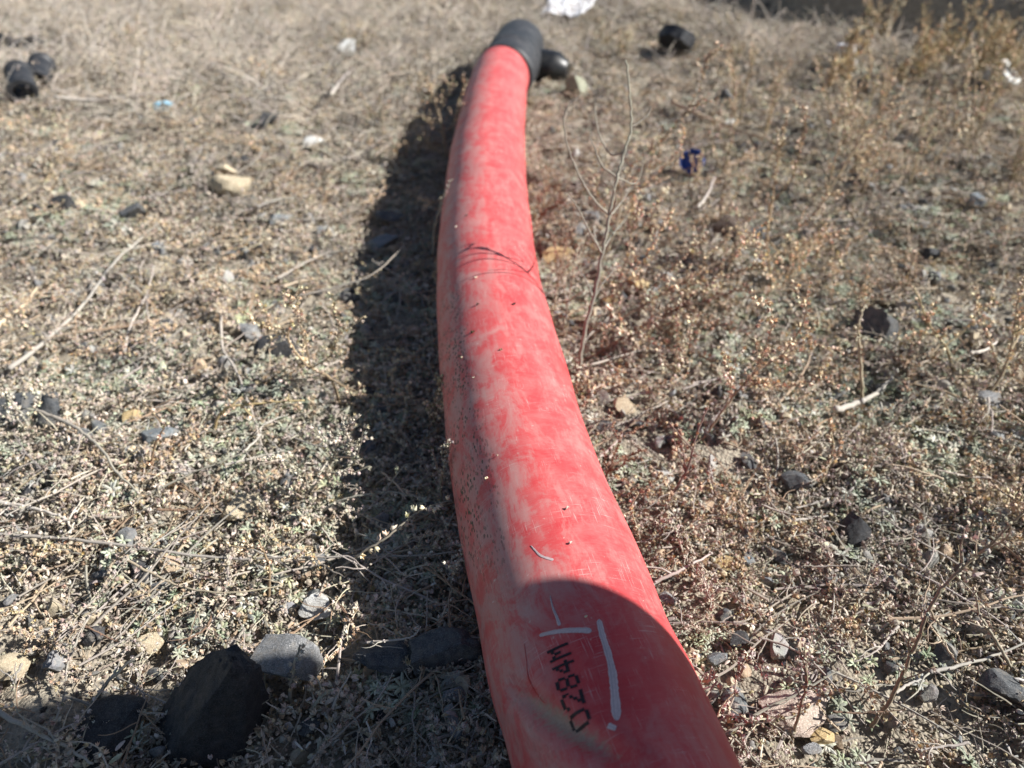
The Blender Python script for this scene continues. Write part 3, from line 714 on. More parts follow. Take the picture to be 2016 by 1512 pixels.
stone('stone', 'broad cream stone in front of the pale yellow block', 457, 376, 66, 36, 'beige', 71, hz=.6, cuts=4)
stone('stone', 'dark pebble right behind the pale yellow block', 486, 330, 22, 22, 'black', 72)
stone('stone', 'black stone in green cover at the left side', 131, 422, 46, 28, 'black', 73, hz=.8)
stone('stone', 'small cream pebble right against the black stone at left', 162, 426, 22, 18, 'beige', 74)
stone('stone', 'slate grey stone between the black stone and the long grey twig', 262, 428, 40, 26, 'slate', 75)
stone('stone', 'light blue-grey stone beside the long grey twig', 312, 486, 34, 20, 'blue', 76)
stone('stone', 'flat blue-grey stone at left of the pipe shadow', 556, 442, 46, 22, 'blue', 77, hz=.4)
stone('stone', 'grey slab in the edge of the pipe shadow', 752, 462, 64, 32, 'blue', 78, hz=.4)
stone('stone', 'dark slab above the grey slab inside the pipe shadow', 764, 408, 58, 26, 'slate', 79, hz=.4)
stone('stone', 'dark pebble inside the pipe shadow close to the red pipe', 832, 594, 30, 22, 'slate', 80)
stone('stone', 'dull grey stone buried left of the pipe shadow', 492, 668, 54, 36, 'grey', 81, hz=.6)
stone('stone', 'white flake of stone left of the pipe at upper left', 616, 291, 36, 18, 'white', 82, hz=.4)
stone('stone', 'dark hollow-looking stone above the white flake', 530, 252, 44, 30, 'black', 83, hz=.7)
stone('stone', 'light grey stone far left of the black coupling', 684, 106, 34, 26, 'white', 84, hz=.8)
stone('stone', 'olive stone leaning right of the black stub by the coupling', 1133, 172, 36, 42, 'olive', 85, hz=1.2, rot=(.1, -.4, 0))
stone('stone', 'pale rock in the brush at the far upper right edge', 1962, 160, 44, 38, 'white', 86, hz=.8)
stone('stone', 'grey pebble with dark shade by tan sprigs at upper right', 1690, 176, 30, 26, 'slate', 87)
stone('stone', 'half buried grey stone at the right edge below the dry sprigs', 1940, 800, 40, 34, 'grey', 88)
stone('stone', 'brown stone behind straw at the right edge', 1935, 728, 44, 22, 'brown', 89)
stone('stone', 'dark pebble at the foot of the pale bark strip', 1602, 794, 34, 26, 'slate', 90)
stone('stone', 'pale grey pebble in the lower middle right', 1590, 1490, 34, 26, 'grey', 91)
stone('stone', 'light grey flat pebble near the right pipe edge', 1316, 1182, 30, 34, 'grey', 92, hz=.6)
stone('stone', 'small black pebble in the near shade left of the pipe', 760, 1432, 34, 28, 'black', 93)
stone('stone', 'small dark chip in the near shade under the flat dark stone', 800, 1384, 40, 30, 'black', 94, hz=.6)
stone('stone', 'dark flat chip in the shade right of the big black rock', 612, 1448, 42, 38, 'slate', 95, hz=.4)
stone('stone', 'blue-black pebble in the shade near the lower edge', 720, 1470, 36, 30, 'black', 96)
# the big black rock
def big_rock():
    r = random.Random(12); base = G(415, 1500, 0)
    v_, f_ = ico(5); from mathutils import noise as nz
    pl = [(Vector(n).normalized(), d) for n, d in [((-.9, -.1, .5), .44), ((.9, -.35, .25), .52), ((.1, -1, .35), .48), ((-.5, -.9, .45), .56), ((.6, -.9, .5), .60), ((.45, .2, .95), .86), ((-.45, .3, 1), .84), ((.1, 1, .2), .6), ((1, .5, .6), .72), ((-.6, -.8, .1), .7), ((.7, -.7, -.1), .72)]]
    out = []
    for p in v_:
        p = p.copy()
        for n, d in pl:
            e = p.dot(n) - d
            if e > 0: p -= n * e * .95
        p = p * (1 + .07 * nz.fractal(p * 2.0, 1, 2, 3) + .045 * nz.fractal(p * 6, .6, 2, 6))
        out.append(Vector((p.x * .040, p.y * .032, p.z * .062)))
    mb = MB(); mb.add(out, f_, (.1, .1, .1)); o = mb.build('rock', STONE['black'])
    try: o.data.shade_smooth(); o.data.set_sharp_from_angle(angle=RAD(30))
    except Exception: pass
    o.location = (base.x + .006, base.y + .012, .026); o.rotation_euler = (.05, .32, .2)
    tag(o, 'big jagged black rock standing at the lower left edge in front of the grey stone', 'rock')
big_rock()

# ------------------------------------------------------------------ twigs on the ground
GT = (.38, .35, .32); TT = (.50, .42, .32); OT = (.46, .30, .15); BT = (.22, .15, .11); WT = (.47, .44, .40)
def twig(label, pxs, w, col, h=.008, nodes=.5, seed=0, group=None, tip=.4, name='twig', cat='twig'):
    r = random.Random(seed + 900); P = []
    for i, q in enumerate(pxs):
        hh = q[2] if len(q) > 2 else h
        p = G(q[0], q[1], hh); p.z = hh + .008 + gzs(p.x, p.y) * .6; P.append(p)
    pts = spline(P, 7); dep = (P[0] - CAMP).length; rad = w / F * dep / 2 * .8
    org = Vector((P[0].x, P[0].y, P[0].z)); loc = [p - org for p in pts]
    for i in range(1, len(loc) - 1): loc[i] += Vector((r.uniform(-1, 1), r.uniform(-1, 1), r.uniform(-1, 1))) * rad * .35
    mb = MB(); tube(mb, loc, rad, rad * tip, col, 7, jit(r, col, .15))
    for p in loc:
        if r.random() < nodes: bit(mb, r, p + Vector((r.uniform(-1, 1), r.uniform(-1, 1), r.uniform(-.3, 1))) * rad * 1.1, rad * r.uniform(.7, 1.3), jit(r, col, .2))
    for i in range(int(len(loc) * nodes * .25)):
        p = r.choice(loc); sub = [p + x for x in twig_path(r, rad * r.uniform(12, 28), .4, 5)]; tube(mb, sub, rad * .5, rad * .25, jit(r, col, .1), 5)
    o = mb.build(name, M_dry); o.location = org
    return tag(o, label, cat, group)
twig('long pale grey twig slanting up across the left ground', [(28, 748), (100, 680), (170, 600), (232, 522), (322, 438)], 11, WT, .010, .25, 1)
twig('curved straw at the left edge below the long grey twig', [(0, 662), (30, 632), (55, 608), (76, 572)], 11, TT, .008, .1, 2)
twig('long thin grey twig running flat from the left edge to the pipe shadow', [(0, 1070), (110, 1076), (250, 1094), (430, 1100), (600, 1110), (760, 1116), (900, 1118)], 8, GT, .014, .7, 3)
twig('curved grey twig arching down from the charcoal slabs at left', [(80, 832), (150, 862), (205, 905), (240, 955), (285, 1000)], 8, GT, .016, .4, 4)
twig('bent tan twig lying under the long grey twig at lower left', [(215, 1172, .004), (238, 1118), (300, 1138), (370, 1166), (460, 1180), (560, 1165)], 7, TT, .016, .3, 5)
twig('grey twig crossing the lower left corner', [(0, 1420), (80, 1462), (130, 1486), (200, 1530)], 11, GT, .014, .3, 6)
twig('pale twig with nubs near the left edge above the flat long twig', [(0, 1010), (70, 1022), (140, 1046), (150, 1070)], 8, WT, .014, .7, 7)
twig('straight grey stick in the shade left of the pipe at the bottom', [(612, 1520), (660, 1478), (705, 1440), (745, 1408)], 8, GT, .008, .2, 8)
twig('short stick lying across the dark stones in the shade', [(724, 1284, .022), (770, 1284, .025), (815, 1280, .028), (832, 1262, .03)], 6, GT, .02, .4, 9)
twig('beaded grey sprig hanging in the shade near the lower pipe edge', [(812, 1368), (820, 1400), (816, 1440), (822, 1480), (820, 1520)], 6, GT, .012, .9, 10)
twig('white-grey twig with side branches at the lower right edge', [(1822, 1340), (1880, 1322), (1950, 1300), (2030, 1272)], 9, WT, .014, .5, 11)
twig('grey stick poking out beside the pipe at right', [(1282, 1160, .012), (1340, 1130), (1400, 1098)], 10, GT, .018, .3, 12)
twig('short straw lying left of the black shard', [(1556, 1032), (1590, 1026), (1628, 1022)], 8, WT, .012, 0, 13)
twig('wide pale strip of bark lying in green cover at right', [(1640, 822), (1690, 798), (1730, 770), (1758, 742)], 16, WT, .012, .1, 14)
twig('bright short straw at the right edge', [(1902, 716), (1930, 712), (1952, 696)], 9, WT, .012, 0, 15)
twig('brown branch lying in the far grass above the blue cap', [(1318, 212), (1370, 228), (1420, 256), (1470, 276), (1530, 292)], 9, TT, .02, .3, 16)
twig('grey stick right of the tall bare stem near the pipe', [(1160, 738), (1230, 712), (1300, 690)], 7, GT, .012, .2, 17)
twig('dark bent twig in the left ground cover above the beige stone', [(440, 640), (442, 700), (462, 740), (478, 770), (500, 830), (520, 892)], 7, GT, .012, .2, 18)
twig('forked pale twig left of the dark bent twig', [(250, 708), (262, 660), (288, 590), (306, 530)], 7, WT, .012, .3, 19)
twig('straw lying flat left of the pipe shadow at mid height', [(560, 576), (600, 562), (650, 548)], 7, TT, .012, 0, 20)
twig('pale twig slanting near the pipe shadow above the flat straw', [(548, 556), (600, 520), (650, 488)], 6, GT, .012, .2, 21)
twig('grey twig crossing the pipe shadow edge', [(590, 600, .01), (660, 575, .02), (740, 545, .03), (800, 480, .045)], 6, GT, .02, .3, 22)
twig('thin grey stick lying along the ground at lower right', [(1490, 1270), (1560, 1300), (1620, 1350), (1700, 1430)], 6, GT, .012, .3, 23)
twig('pale short stick near the lower right middle', [(1756, 1375), (1780, 1362), (1806, 1352)], 8, WT, .016, 0, 24)
twig('brown curl of dead stem just right of the pipe by the thin twig shadow', [(1085, 640), (1110, 632), (1150, 624)], 7, TT, .012, .2, 25)
twig('grey stick lying behind the brown sprigs below the blue cap', [(1372, 420), (1390, 390), (1405, 362)], 9, WT, .02, .1, 26)
twig('grey stick slanting off the pipe at mid right', [(1178, 912, .01), (1206, 886), (1225, 868)], 7, GT, .014, .1, 27)
twig('long thin stem lying across the far left grass', [(110, 204), (190, 200), (260, 196), (330, 194)], 6, WT, .03, .1, 28)
twig('bright stub of branch in the far grass left of the coupling', [(652, 196), (668, 174), (690, 150)], 10, WT, .03, .1, 29)
twig('pale bone-like stick in the far grass by the light grey stone', [(628, 44), (645, 50), (668, 56)], 9, WT, .03, 0, 30)
for i in range(34):
    zone = i % 2
    px = rnd.uniform(20, 820) if zone == 0 else rnd.uniform(1340, 2000); py = rnd.uniform(420, 1480); a = rnd.uniform(0, 2 * PI); ln = rnd.uniform(60, 150)
    if zone == 1 and px < 1180 + (py - 700) * .45 + 40: px += 300
    q = [(px + cos(a + rnd.uniform(-.2, .2)) * ln * k, py + sin(a) * ln * k * .6) for k in (0, .35, .7, 1)]
    if zone == 0: q = [(min(x, 830), y) for x, y in q]
    twig('thin brittle twig lying in the cover %s of the pipe, one of many alike' % ('left' if zone == 0 else 'right'), q, rnd.uniform(4, 7), rnd.choice([GT, GT, TT, WT, BT]), rnd.uniform(.008, .018), .4, 100 + i,
         group='brittle twigs lying %s of the pipe' % ('left' if zone == 0 else 'right'))

# ------------------------------------------------------------------ dry weeds
SEED_T = (.78, .68, .53); SEED_O = (.72, .60, .45); SEED_G = (.64, .58, .50); SEED_R = (.44, .30, .22)
def weed(label, lines, col, seedcol, seed, group=None, w=5, seeds=.8, cap=2.6, side=.5, name='dry_weed', sidelen=.03, cat='dry weed'):
    """lines: list of 3-D polylines (world), first one is the main stem"""
    r = random.Random(seed + 5000); col = (.07 + col[0] * .85, .065 + col[1] * .98, .055 + col[2] * 1.02); org = Vector(lines[0][0]); root = thing(name, label, cat, org, group)
    dep = (org - CAMP).length; rad = max(.0005, w / F * dep / 2)
    ms = MB(); mcs = []
    for li, Ln in enumerate(lines):
        mc = MB(); mcs.append(mc)
        pts = [p - org for p in spline(Ln, 8)]; rr0 = rad if li == 0 else rad * .5
        for i in range(1, len(pts)): pts[i] += Vector((r.uniform(-1, 1), r.uniform(-1, 1), r.uniform(-1, 1))) * rr0 * .4
        tube(ms, pts, rr0, rr0 * .4, col, 6, jit(r, col, .1))
        tot = sum((pts[i + 1] - pts[i]).length for i in range(len(pts) - 1))
        def strew(pts, s0, dens):
            acc = 0
            L_ = sum((pts[i + 1] - pts[i]).length for i in range(len(pts) - 1)) + 1e-9
            step = cap * .001 * .85 / max(dens, .05); nxt = s0 * L_; run = 0
            for i in range(len(pts) - 1):
                d_ = (pts[i + 1] - pts[i]); l_ = d_.length
                while nxt < run + l_:
                    k = (nxt - run) / l_; p = pts[i] + d_ * k; n, bb = frame(d_); a = r.uniform(0, 6.28)
                    ax = (n * cos(a) + bb * sin(a)) + d_.normalized() * r.uniform(.2, .9)
                    sz = cap * .001 * r.uniform(.7, 1.2)
                    capsule(mc, r, p + ax * sz * .35, ax, sz, jit(r, seedcol, .25)); nxt += step * r.uniform(.6, 1.5)
                run += l_
        s0 = .35 if li == 0 else .2
        if seeds > 0: strew(pts, s0, seeds)
        ns = int(side * 1.9 * tot / .02)
        for k in range(ns):
            i = r.randint(int(len(pts) * .25), len(pts) - 2); p = pts[i]; d_ = (pts[i + 1] - pts[i]).normalized(); n, bb = frame(d_); a = r.uniform(0, 6.28)
            dr = (d_ * r.uniform(.4, 1) + (n * cos(a) + bb * sin(a)) * r.uniform(.5, 1)).normalized(); ll = sidelen * r.uniform(.35, 1.1); q = [p]
            for m_ in range(4):
                dr = (dr + Vector((r.uniform(-.3, .3), r.uniform(-.3, .3), r.uniform(-.1, .3)))).normalized(); q.append(q[-1] + dr * ll / 4)
            tube(ms, q, rr0 * .5, rr0 * .28, jit(r, col, .1), 4)
            if seeds > 0: strew(q, .1, seeds)
    ms.build('stem', M_dry, root)
    nv = 16
    for mc in mcs:
        nc = len(mc.v) // nv
        if nc > 8: mc.build('seed_head', M_dry, root); continue
        for i in range(nc):
            q = MB(); q.v = mc.v[i * nv:(i + 1) * nv]; q.f = [tuple(j - i * nv for j in f) for f in mc.f[i * 20:(i + 1) * 20]]; q.c = mc.c[i * nv:(i + 1) * nv]; q.build('seed_capsule', M_dry, root)
    return root
def UP(pxs, lean=0.0, h0=.003):             # an upright stem: first pixel on the ground, others above it
    b0 = G(pxs[0][0], pxs[0][1], h0); out = [b0]; n = len(pxs)
    for i in range(1, n): out.append(PYY(pxs[i][0], pxs[i][1], b0.y + lean * i / (n - 1)))
    return out
def AT(p, pxs, lean=0.0):                   # a branch that leaves an existing point
    out = [Vector(p)]
    for i, q in enumerate(pxs): out.append(PYY(q[0], q[1], p.y + lean * (i + 1) / len(pxs)))
    return out
# tall bare stem right of the pipe
m = UP([(1138, 752), (1150, 660), (1168, 590), (1185, 500), (1200, 425), (1215, 350), (1228, 300), (1243, 250), (1240, 190), (1233, 118)], .10)
weed('tall bare grey weed stem with thin side branches standing right of the pipe', [m,
     AT(m[4], [(1170, 395), (1140, 345), (1118, 290), (1110, 235), (1122, 205), (1142, 188)], .02), AT(m[3], [(1160, 455), (1145, 425), (1128, 395), (1112, 380)], -.02),
     AT(m[5], [(1185, 325), (1170, 290), (1160, 270)], .02), AT(m[6], [(1200, 302), (1178, 260), (1172, 225), (1173, 196)], .03),
     AT(m[5], [(1250, 362), (1262, 335), (1270, 300)], .02), AT(m[7], [(1262, 238), (1276, 225), (1282, 208)], .01),
     AT(m[2], [(1158, 560), (1140, 530), (1128, 515)], .09), AT(m[3], [(1200, 470), (1225, 440), (1240, 420)], .14), AT(m[4], [(1222, 400), (1240, 372)], .10), AT(m[3], [(1172, 470), (1168, 440)], .05), AT(m[4], [(1212, 395), (1205, 360)], -.02), AT(m[2], [(1185, 560), (1205, 535), (1212, 510)], .03)],
     (.30, .25, .21), SEED_T, 1, w=8, seeds=0, side=.06, sidelen=.02)
def br(label, px, seed, col, sc_, w=5, seeds=.8, side=.6, lean=.03, group=None, cap=3.1, sidelen=.03, cat='dry weed'):
    ls = []
    m = UP(px[0], lean); ls.append(m)
    for q in px[1:]:
        i, pts = q[0], q[1:]; ls.append(AT(m[i], pts, random.Random(seed).uniform(-.03, .05)))
    return weed(label, ls, col, sc_, seed, group, w, seeds, cap, side, sidelen=sidelen, cat=cat)
br('bushy brown seeded weed growing behind the tall bare stem', [[(1150, 668), (1200, 640), (1270, 600), (1340, 560), (1420, 545), (1500, 520)], (2, (1290, 560), (1340, 510), (1390, 470)), (1, (1210, 580), (1230, 520), (1245, 450), (1260, 400)), (3, (1400, 530), (1450, 500), (1480, 455)), (2, (1260, 540), (1290, 470), (1320, 420))], 11, (.24, .14, .09), SEED_O, 5, .75, .8)
br('tan seeded weed with long upright spikes above the flat yellow stones', [[(1185, 520), (1215, 440), (1225, 380), (1250, 320), (1300, 280), (1370, 190), (1392, 110)], (1, (1180, 400), (1175, 350), (1168, 300)), (2, (1280, 360), (1330, 300), (1350, 270)), (3, (1290, 330), (1300, 270))], 12, (.34, .25, .17), SEED_O, 5, .8, .6, .10)
br('reddish brown weed spreading low right of the pipe', [[(1120, 720), (1170, 700), (1250, 650), (1330, 610), (1400, 590), (1480, 560)], (2, (1290, 680), (1350, 690), (1400, 700)), (3, (1380, 640), (1440, 640))], 13, (.20, .10, .07), SEED_R, 5, .55, .7)
br('tall orange seeded weed with three spikes at mid right', [[(1520, 560), (1510, 470), (1520, 400), (1530, 330), (1545, 250)], (1, (1570, 450), (1620, 400), (1640, 380)), (2, (1560, 350), (1575, 290), (1590, 215)), (1, (1545, 500), (1600, 470), (1660, 455))], 14, (.30, .19, .11), SEED_O, 5, .8, .5, .08)
br('branching golden weed in front of the far right grass', [[(1600, 440), (1630, 380), (1680, 300), (1720, 240), (1770, 185)], (1, (1640, 330), (1660, 270), (1680, 210)), (2, (1700, 320), (1690, 350)), (3, (1690, 220), (1665, 195)), (2, (1720, 290), (1745, 250), (1770, 220))], 15, (.30, .20, .12), SEED_O, 5, .75, .5, .10)
br('slim stalk with a pale knobbly tip left of the dark grey block', [[(1698, 790), (1694, 700), (1690, 650), (1698, 610), (1716, 578)]], 16, (.40, .30, .20), (.62, .52, .40), 6, .8, .1, .04)
br('short seed spike pair rising over the dark grey pebble', [[(1610, 960), (1630, 920), (1640, 880), (1632, 825)], (1, (1648, 900), (1655, 865))], 17, (.36, .25, .16), SEED_O, 6, 1.0, .1, .02, cap=3.0)
br('brown tangled weed in the ground cover at middle right', [[(1380, 870), (1430, 800), (1480, 740), (1540, 700), (1600, 670)], (2, (1500, 700), (1520, 640), (1515, 590)), (1, (1440, 740), (1420, 690)), (3, (1580, 640), (1590, 590)), (2, (1560, 760), (1620, 740))], 18, (.24, .15, .10), SEED_O, 5, .7, .8, .03)
br('golden sprigs bending over the ground at the right edge', [[(1880, 740), (1860, 680), (1830, 640), (1810, 590)], (1, (1900, 650), (1930, 610), (1960, 600)), (2, (1800, 680), (1780, 660))], 19, (.38, .27, .16), SEED_O, 6, .9, .6, .02)
br('seeded stalk rising at the far right edge beside the bright straw', [[(1930, 800), (1970, 740), (1990, 690), (2000, 620), (2012, 560)], (1, (1955, 690), (1940, 640), (1920, 600)), (2, (2010, 650), (2030, 600))], 20, (.38, .28, .18), SEED_O, 6, .9, .4, .04)
br('long thin brown stem leaning right across the lower right corner', [[(1715, 1432), (1750, 1380), (1790, 1300), (1830, 1200), (1870, 1140), (1930, 1090), (2040, 985)], (3, (1850, 1230), (1885, 1250), (1892, 1280)), (5, (1980, 1060), (1990, 1030))], 21, (.24, .16, .11), SEED_G, 7, .3, .35, .02, cap=2.2)
br('brown sprig standing by the wide pinkish stone', [[(1555, 1470), (1575, 1400), (1588, 1330), (1572, 1275)], (2, (1592, 1290), (1600, 1248)), (1, (1560, 1380), (1520, 1350))], 22, (.26, .17, .12), SEED_G, 6, .7, .5, .01, cap=2.2)
br('wispy sprig at the lower right edge above the veined dark stone', [[(2000, 1330), (1960, 1260), (1930, 1210), (1920, 1160)], (0, (1990, 1280), (1955, 1230))], 23, (.33, .26, .19), SEED_T, 6, .6, .4, .01, cap=2.2)
br('golden seed head at the lower right edge over green cover', [[(2040, 1060), (2010, 1010), (2000, 985), (2020, 950)], (1, (1985, 1000), (1990, 970))], 24, (.34, .25, .16), SEED_O, 6, 1.0, .9, .02, sidelen=.02)
br('reddish sprig beside the pipe at middle right', [[(1190, 960), (1200, 925), (1235, 900), (1270, 885)], (1, (1215, 880), (1225, 850))], 25, (.25, .12, .08), SEED_R, 6, .7, .8, .02, cap=2.0)
br('dark purple-brown thin branch right of the pipe', [[(1300, 1010), (1350, 930), (1370, 860), (1395, 800)], (1, (1330, 880), (1325, 840))], 26, (.16, .09, .08), SEED_R, 6, .3, .7, .03)
br('small rusty weed close against the pipe at upper right', [[(1050, 470), (1065, 425), (1090, 405), (1110, 395)], (1, (1060, 390), (1075, 370))], 27, (.28, .12, .06), SEED_R, 5, .7, .8, .02)
br('fine brown twiggy sprig close to the pipe with tips beside the flat yellow stone', [[(1092, 610), (1098, 560), (1110, 500), (1120, 440)], (1, (1118, 520), (1135, 480)), (1, (1095, 500), (1085, 455)), (2, (1125, 460), (1142, 430))], 45, (.30, .20, .14), SEED_R, 4, .25, .9, .06, cap=1.8, sidelen=.035)
br('wiry thin stem beside the pipe below the flat yellow stone', [[(1108, 665), (1116, 610), (1128, 545), (1136, 490)], (1, (1110, 560), (1102, 520)), (2, (1140, 505), (1152, 470))], 46, (.33, .26, .20), SEED_T, 4, .15, .9, .05, cap=1.8, sidelen=.035)
br('small rusty sprig standing by the pipe above the flat yellow stone', [[(1062, 452), (1068, 410), (1076, 370), (1080, 335)], (1, (1085, 390), (1095, 360))], 47, (.30, .17, .10), SEED_R, 4, .5, .8, .05, cap=2.0)
# left side
s = [G(640, 1148, .004), G(672, 1118, .018), G(710, 1090, .032), G(760, 1058, .045), G(812, 1016, .056), G(846, 998, .061), G(890, 984, .064)]
weed('sharp seed sprig leaning over the pipe shadow toward the red pipe', [s, [s[5], G(838, 1002, .066), G(846, 1010, .062)]], (.27, .21, .17), SEED_T, 30, w=6, seeds=.85, cap=4.6, side=.0)
br('orange dry weed arching over the pipe shadow edge', [[(672, 800), (650, 745), (612, 725), (580, 690), (556, 650), (520, 645)], (1, (690, 765), (740, 780), (812, 778)), (2, (650, 700), (665, 660), (668, 620)), (1, (720, 790), (745, 810), (752, 832)), (2, (600, 670), (580, 610), (556, 572)), (0, (690, 790), (700, 820), (735, 800))], 31, (.34, .22, .13), SEED_O, 6, .85, .6, .02)
br('grey-brown leafy sprigs at the edge of the pipe shadow', [[(600, 980), (640, 930), (660, 890), (668, 850)], (1, (680, 930), (700, 905)), (0, (590, 930), (560, 900)), (2, (690, 880), (680, 850))], 32, (.33, .26, .20), SEED_G, 6, .9, .9, .01)
br('thin orange twig looping in the left ground cover', [[(420, 870), (428, 825), (450, 802), (500, 796), (600, 788)]], 33, OT, SEED_O, 6, .35, .4, .0)
br('small red seed sprig above the grey light-topped stone', [[(308, 958), (300, 920), (304, 880), (326, 836)]], 34, (.30, .17, .10), SEED_O, 6, .7, .2, .01)
br('pale dry sprigs over the flat slab at the left edge', [[(60, 880), (50, 830), (30, 800), (10, 770)], (1, (75, 800), (70, 780)), (1, (20, 830), (-20, 830))], 35, (.42, .36, .30), SEED_G, 6, .9, 1.0, .01)
br('upright knobbly dry sprig in front of the squarish grey stone', [[(573, 1392), (572, 1360), (578, 1320), (590, 1270)]], 36, (.38, .31, .25), SEED_G, 9, .9, .0, .01, cap=3.4)
br('pale dry tuft right of the squarish grey stone', [[(612, 1418), (622, 1385), (640, 1365), (655, 1358)], (1, (612, 1362), (604, 1350)), (1, (640, 1385), (662, 1372))], 37, (.42, .36, .30), SEED_G, 8, .9, .3, .0, cap=3.2, sidelen=.012)
br('leaning dry stem rising from the shade at lower left', [[(170, 1400), (215, 1340), (260, 1300), (282, 1285)]], 38, (.40, .34, .28), SEED_G, 7, .15, .2, .01)
br('thin red-brown seed stalk at left above the flat long twig', [[(530, 1180), (530, 1120), (518, 1085), (508, 1062)]], 39, (.32, .20, .12), SEED_O, 6, .7, .2, .01, cap=2.4)
br('brown bushy weed in the shade left of the far pipe', [[(880, 310), (872, 260), (862, 220), (850, 180), (840, 150)], (1, (895, 240), (905, 200), (915, 160)), (1, (850, 250), (835, 220), (826, 180)), (2, (880, 190), (892, 150)), (0, (850, 290), (820, 270))], 40, (.26, .17, .11), SEED_O, 6, .9, .9, .02)
br('small seed sprig propped against the shaded side of the pipe, farther one', [[(852, 500), (856, 450), (868, 400), (890, 352)]], 41, (.40, .33, .26), SEED_G, 5, .8, .0, -.015, cap=2.4)
br('small seed sprig propped against the shaded side of the pipe, nearer one', [[(866, 680), (876, 640), (886, 610), (896, 582)]], 42, (.40, .33, .26), (.6, .52, .4), 5, .9, .0, -.012, cap=3.0)
br('grey trailing sprig in the pipe shadow level with the leaning sprig', [[(620, 1020), (660, 990), (700, 978), (760, 968), (820, 975)]], 43, (.36, .30, .25), SEED_G, 6, .5, .3, .0)
br('dark trailing stem in the pipe shadow below the leaning sprig', [[(700, 1130), (760, 1095), (820, 1080), (880, 1085)]], 44, (.24, .18, .14), SEED_G, 6, .25, .4, .0)
br('dry sprig against the shaded left foot of the pipe level with the beige stone', [[(872, 1010), (868, 960), (874, 920), (884, 890)], (1, (880, 945), (892, 930))], 48, (.30, .23, .17), SEED_G, 6, .7, .8, -.012, cap=2.2)
br('brown sprig squeezed against the left foot of the pipe by the orange weed tips', [[(858, 850), (856, 800), (864, 760), (872, 742)], (1, (870, 800), (880, 782)), (0, (845, 810), (840, 790))], 49, (.32, .21, .13), SEED_O, 6, .8, .8, -.012, cap=2.4)
br('grey sprig squeezed against the left foot of the pipe below the long flat twig', [[(890, 1180), (892, 1140), (900, 1110), (908, 1095)], (1, (880, 1130), (876, 1112))], 50, (.33, .27, .22), SEED_G, 6, .7, .8, -.01, cap=2.2)
br('short brown sprig touching the right foot of the pipe below the tall bare stem', [[(1142, 830), (1136, 790), (1128, 765)], (1, (1150, 800), (1156, 780))], 51, (.30, .20, .14), SEED_R, 5, .7, .8, 0, cap=2.2)
br('tan sprig touching the right foot of the pipe above the pale stick', [[(1262, 1075), (1252, 1035), (1240, 1000)], (1, (1268, 1040), (1278, 1012)), (0, (1285, 1050), (1300, 1030))], 52, (.34, .26, .19), SEED_T, 6, .7, .8, 0, cap=2.2)
# repeats in the mid ground and the far brush
def auto_weed(px, py, hpx, seed, label, group, col, sc_, n=4, spread=.5, w=5, seeds=.8, cap=2.8, cm=1.25):
    r = random.Random(seed + 7000); b0 = G(px, py, 0); b0.z = gzs(b0.x, b0.y); dep = (b0 - CAMP).length; H = hpx / F * dep; ls = []
    for i in range(n):
        a = r.uniform(0, 6.28); sp_ = spread * r.uniform(.2, 1) * (0 if i == 0 else 1); h_ = H * r.uniform(.6, 1); p = b0.copy(); q = [p.copy()]
        for k in range(5):
            p = p + Vector((cos(a) * sp_ + r.uniform(-.15, .15), sin(a) * sp_ + r.uniform(-.15, .15), 1)) * h_ / 5; q.append(p.copy())
        ls.append(q)
    return weed(label, ls, col, sc_, seed, group, w, seeds, cap * cm, .45, sidelen=H * .25)
r2 = random.Random(77)
for i in range(26):
    px = r2.uniform(1620, 2010); py = r2.uniform(95, 190); 
    auto_weed(px, py, r2.uniform(55, 105), i, 'tan feathery weed in the tall brush before the dark bank, one of many alike', 'tan weeds in the tall brush at the upper right', (.42, .34, .24), (.64, .51, .34), 5, .45, 5, .85, 4.0)
for i in range(18):
    px = r2.uniform(1350, 2000); py = r2.uniform(230, 420)
    auto_weed(px, py, r2.uniform(80, 160), 40 + i, 'thin golden weed in the open ground right of the pipe, one of many alike', 'thin golden weeds right of the pipe', (.34, .24, .15), r2.choice([SEED_O, SEED_T]), 3, .6, 4, .7, 2.8)
for i in range(16):
    px = r2.uniform(20, 800); py = r2.uniform(90, 330)
    auto_weed(px, py, r2.uniform(35, 70), 60 + i, 'low brown weed in the matted far left brush, one of many alike', 'low brown weeds at the upper left', (.32, .25, .19), r2.choice([SEED_T, SEED_G, SEED_O]), 4, .9, 4, .7, 2.8)
for i in range(14):
    px = r2.uniform(1080, 1620); py = r2.uniform(40, 150)
    auto_weed(px, py, r2.uniform(25, 50), 80 + i, 'short straw-coloured weed in the far grass beyond the coupling, one of many alike', 'short weeds beyond the coupling', (.38, .30, .20), r2.choice([SEED_T, SEED_O]), 5, .8, 4, .6, 3.0)
for i in range(16):
    px = r2.uniform(1380, 2000); py = r2.uniform(560, 1250)
    if px < 1250 + (py - 560) * .35: px += 220
    auto_weed(px, py, r2.uniform(40, 90), 100 + i, 'slender brown sprig rising from the green cover right of the pipe, one of many alike', 'slender brown sprigs right of the pipe', (.26, .17, .11), r2.choice([SEED_O, SEED_T, SEED_R]), 2, .9, 4, .6, 2.2)

for i in range(16):
    px = r2.uniform(1190, 1720); py = r2.uniform(430, 760)
    auto_weed(px, py, r2.uniform(90, 190), 130 + i, 'spindly tan seeded weed in the middle ground right of the pipe, one of many alike', 'spindly tan weeds right of the pipe', (.32, .23, .16), r2.choice([SEED_O, SEED_T, SEED_O]), 3, .9, 4, .8, 2.5)

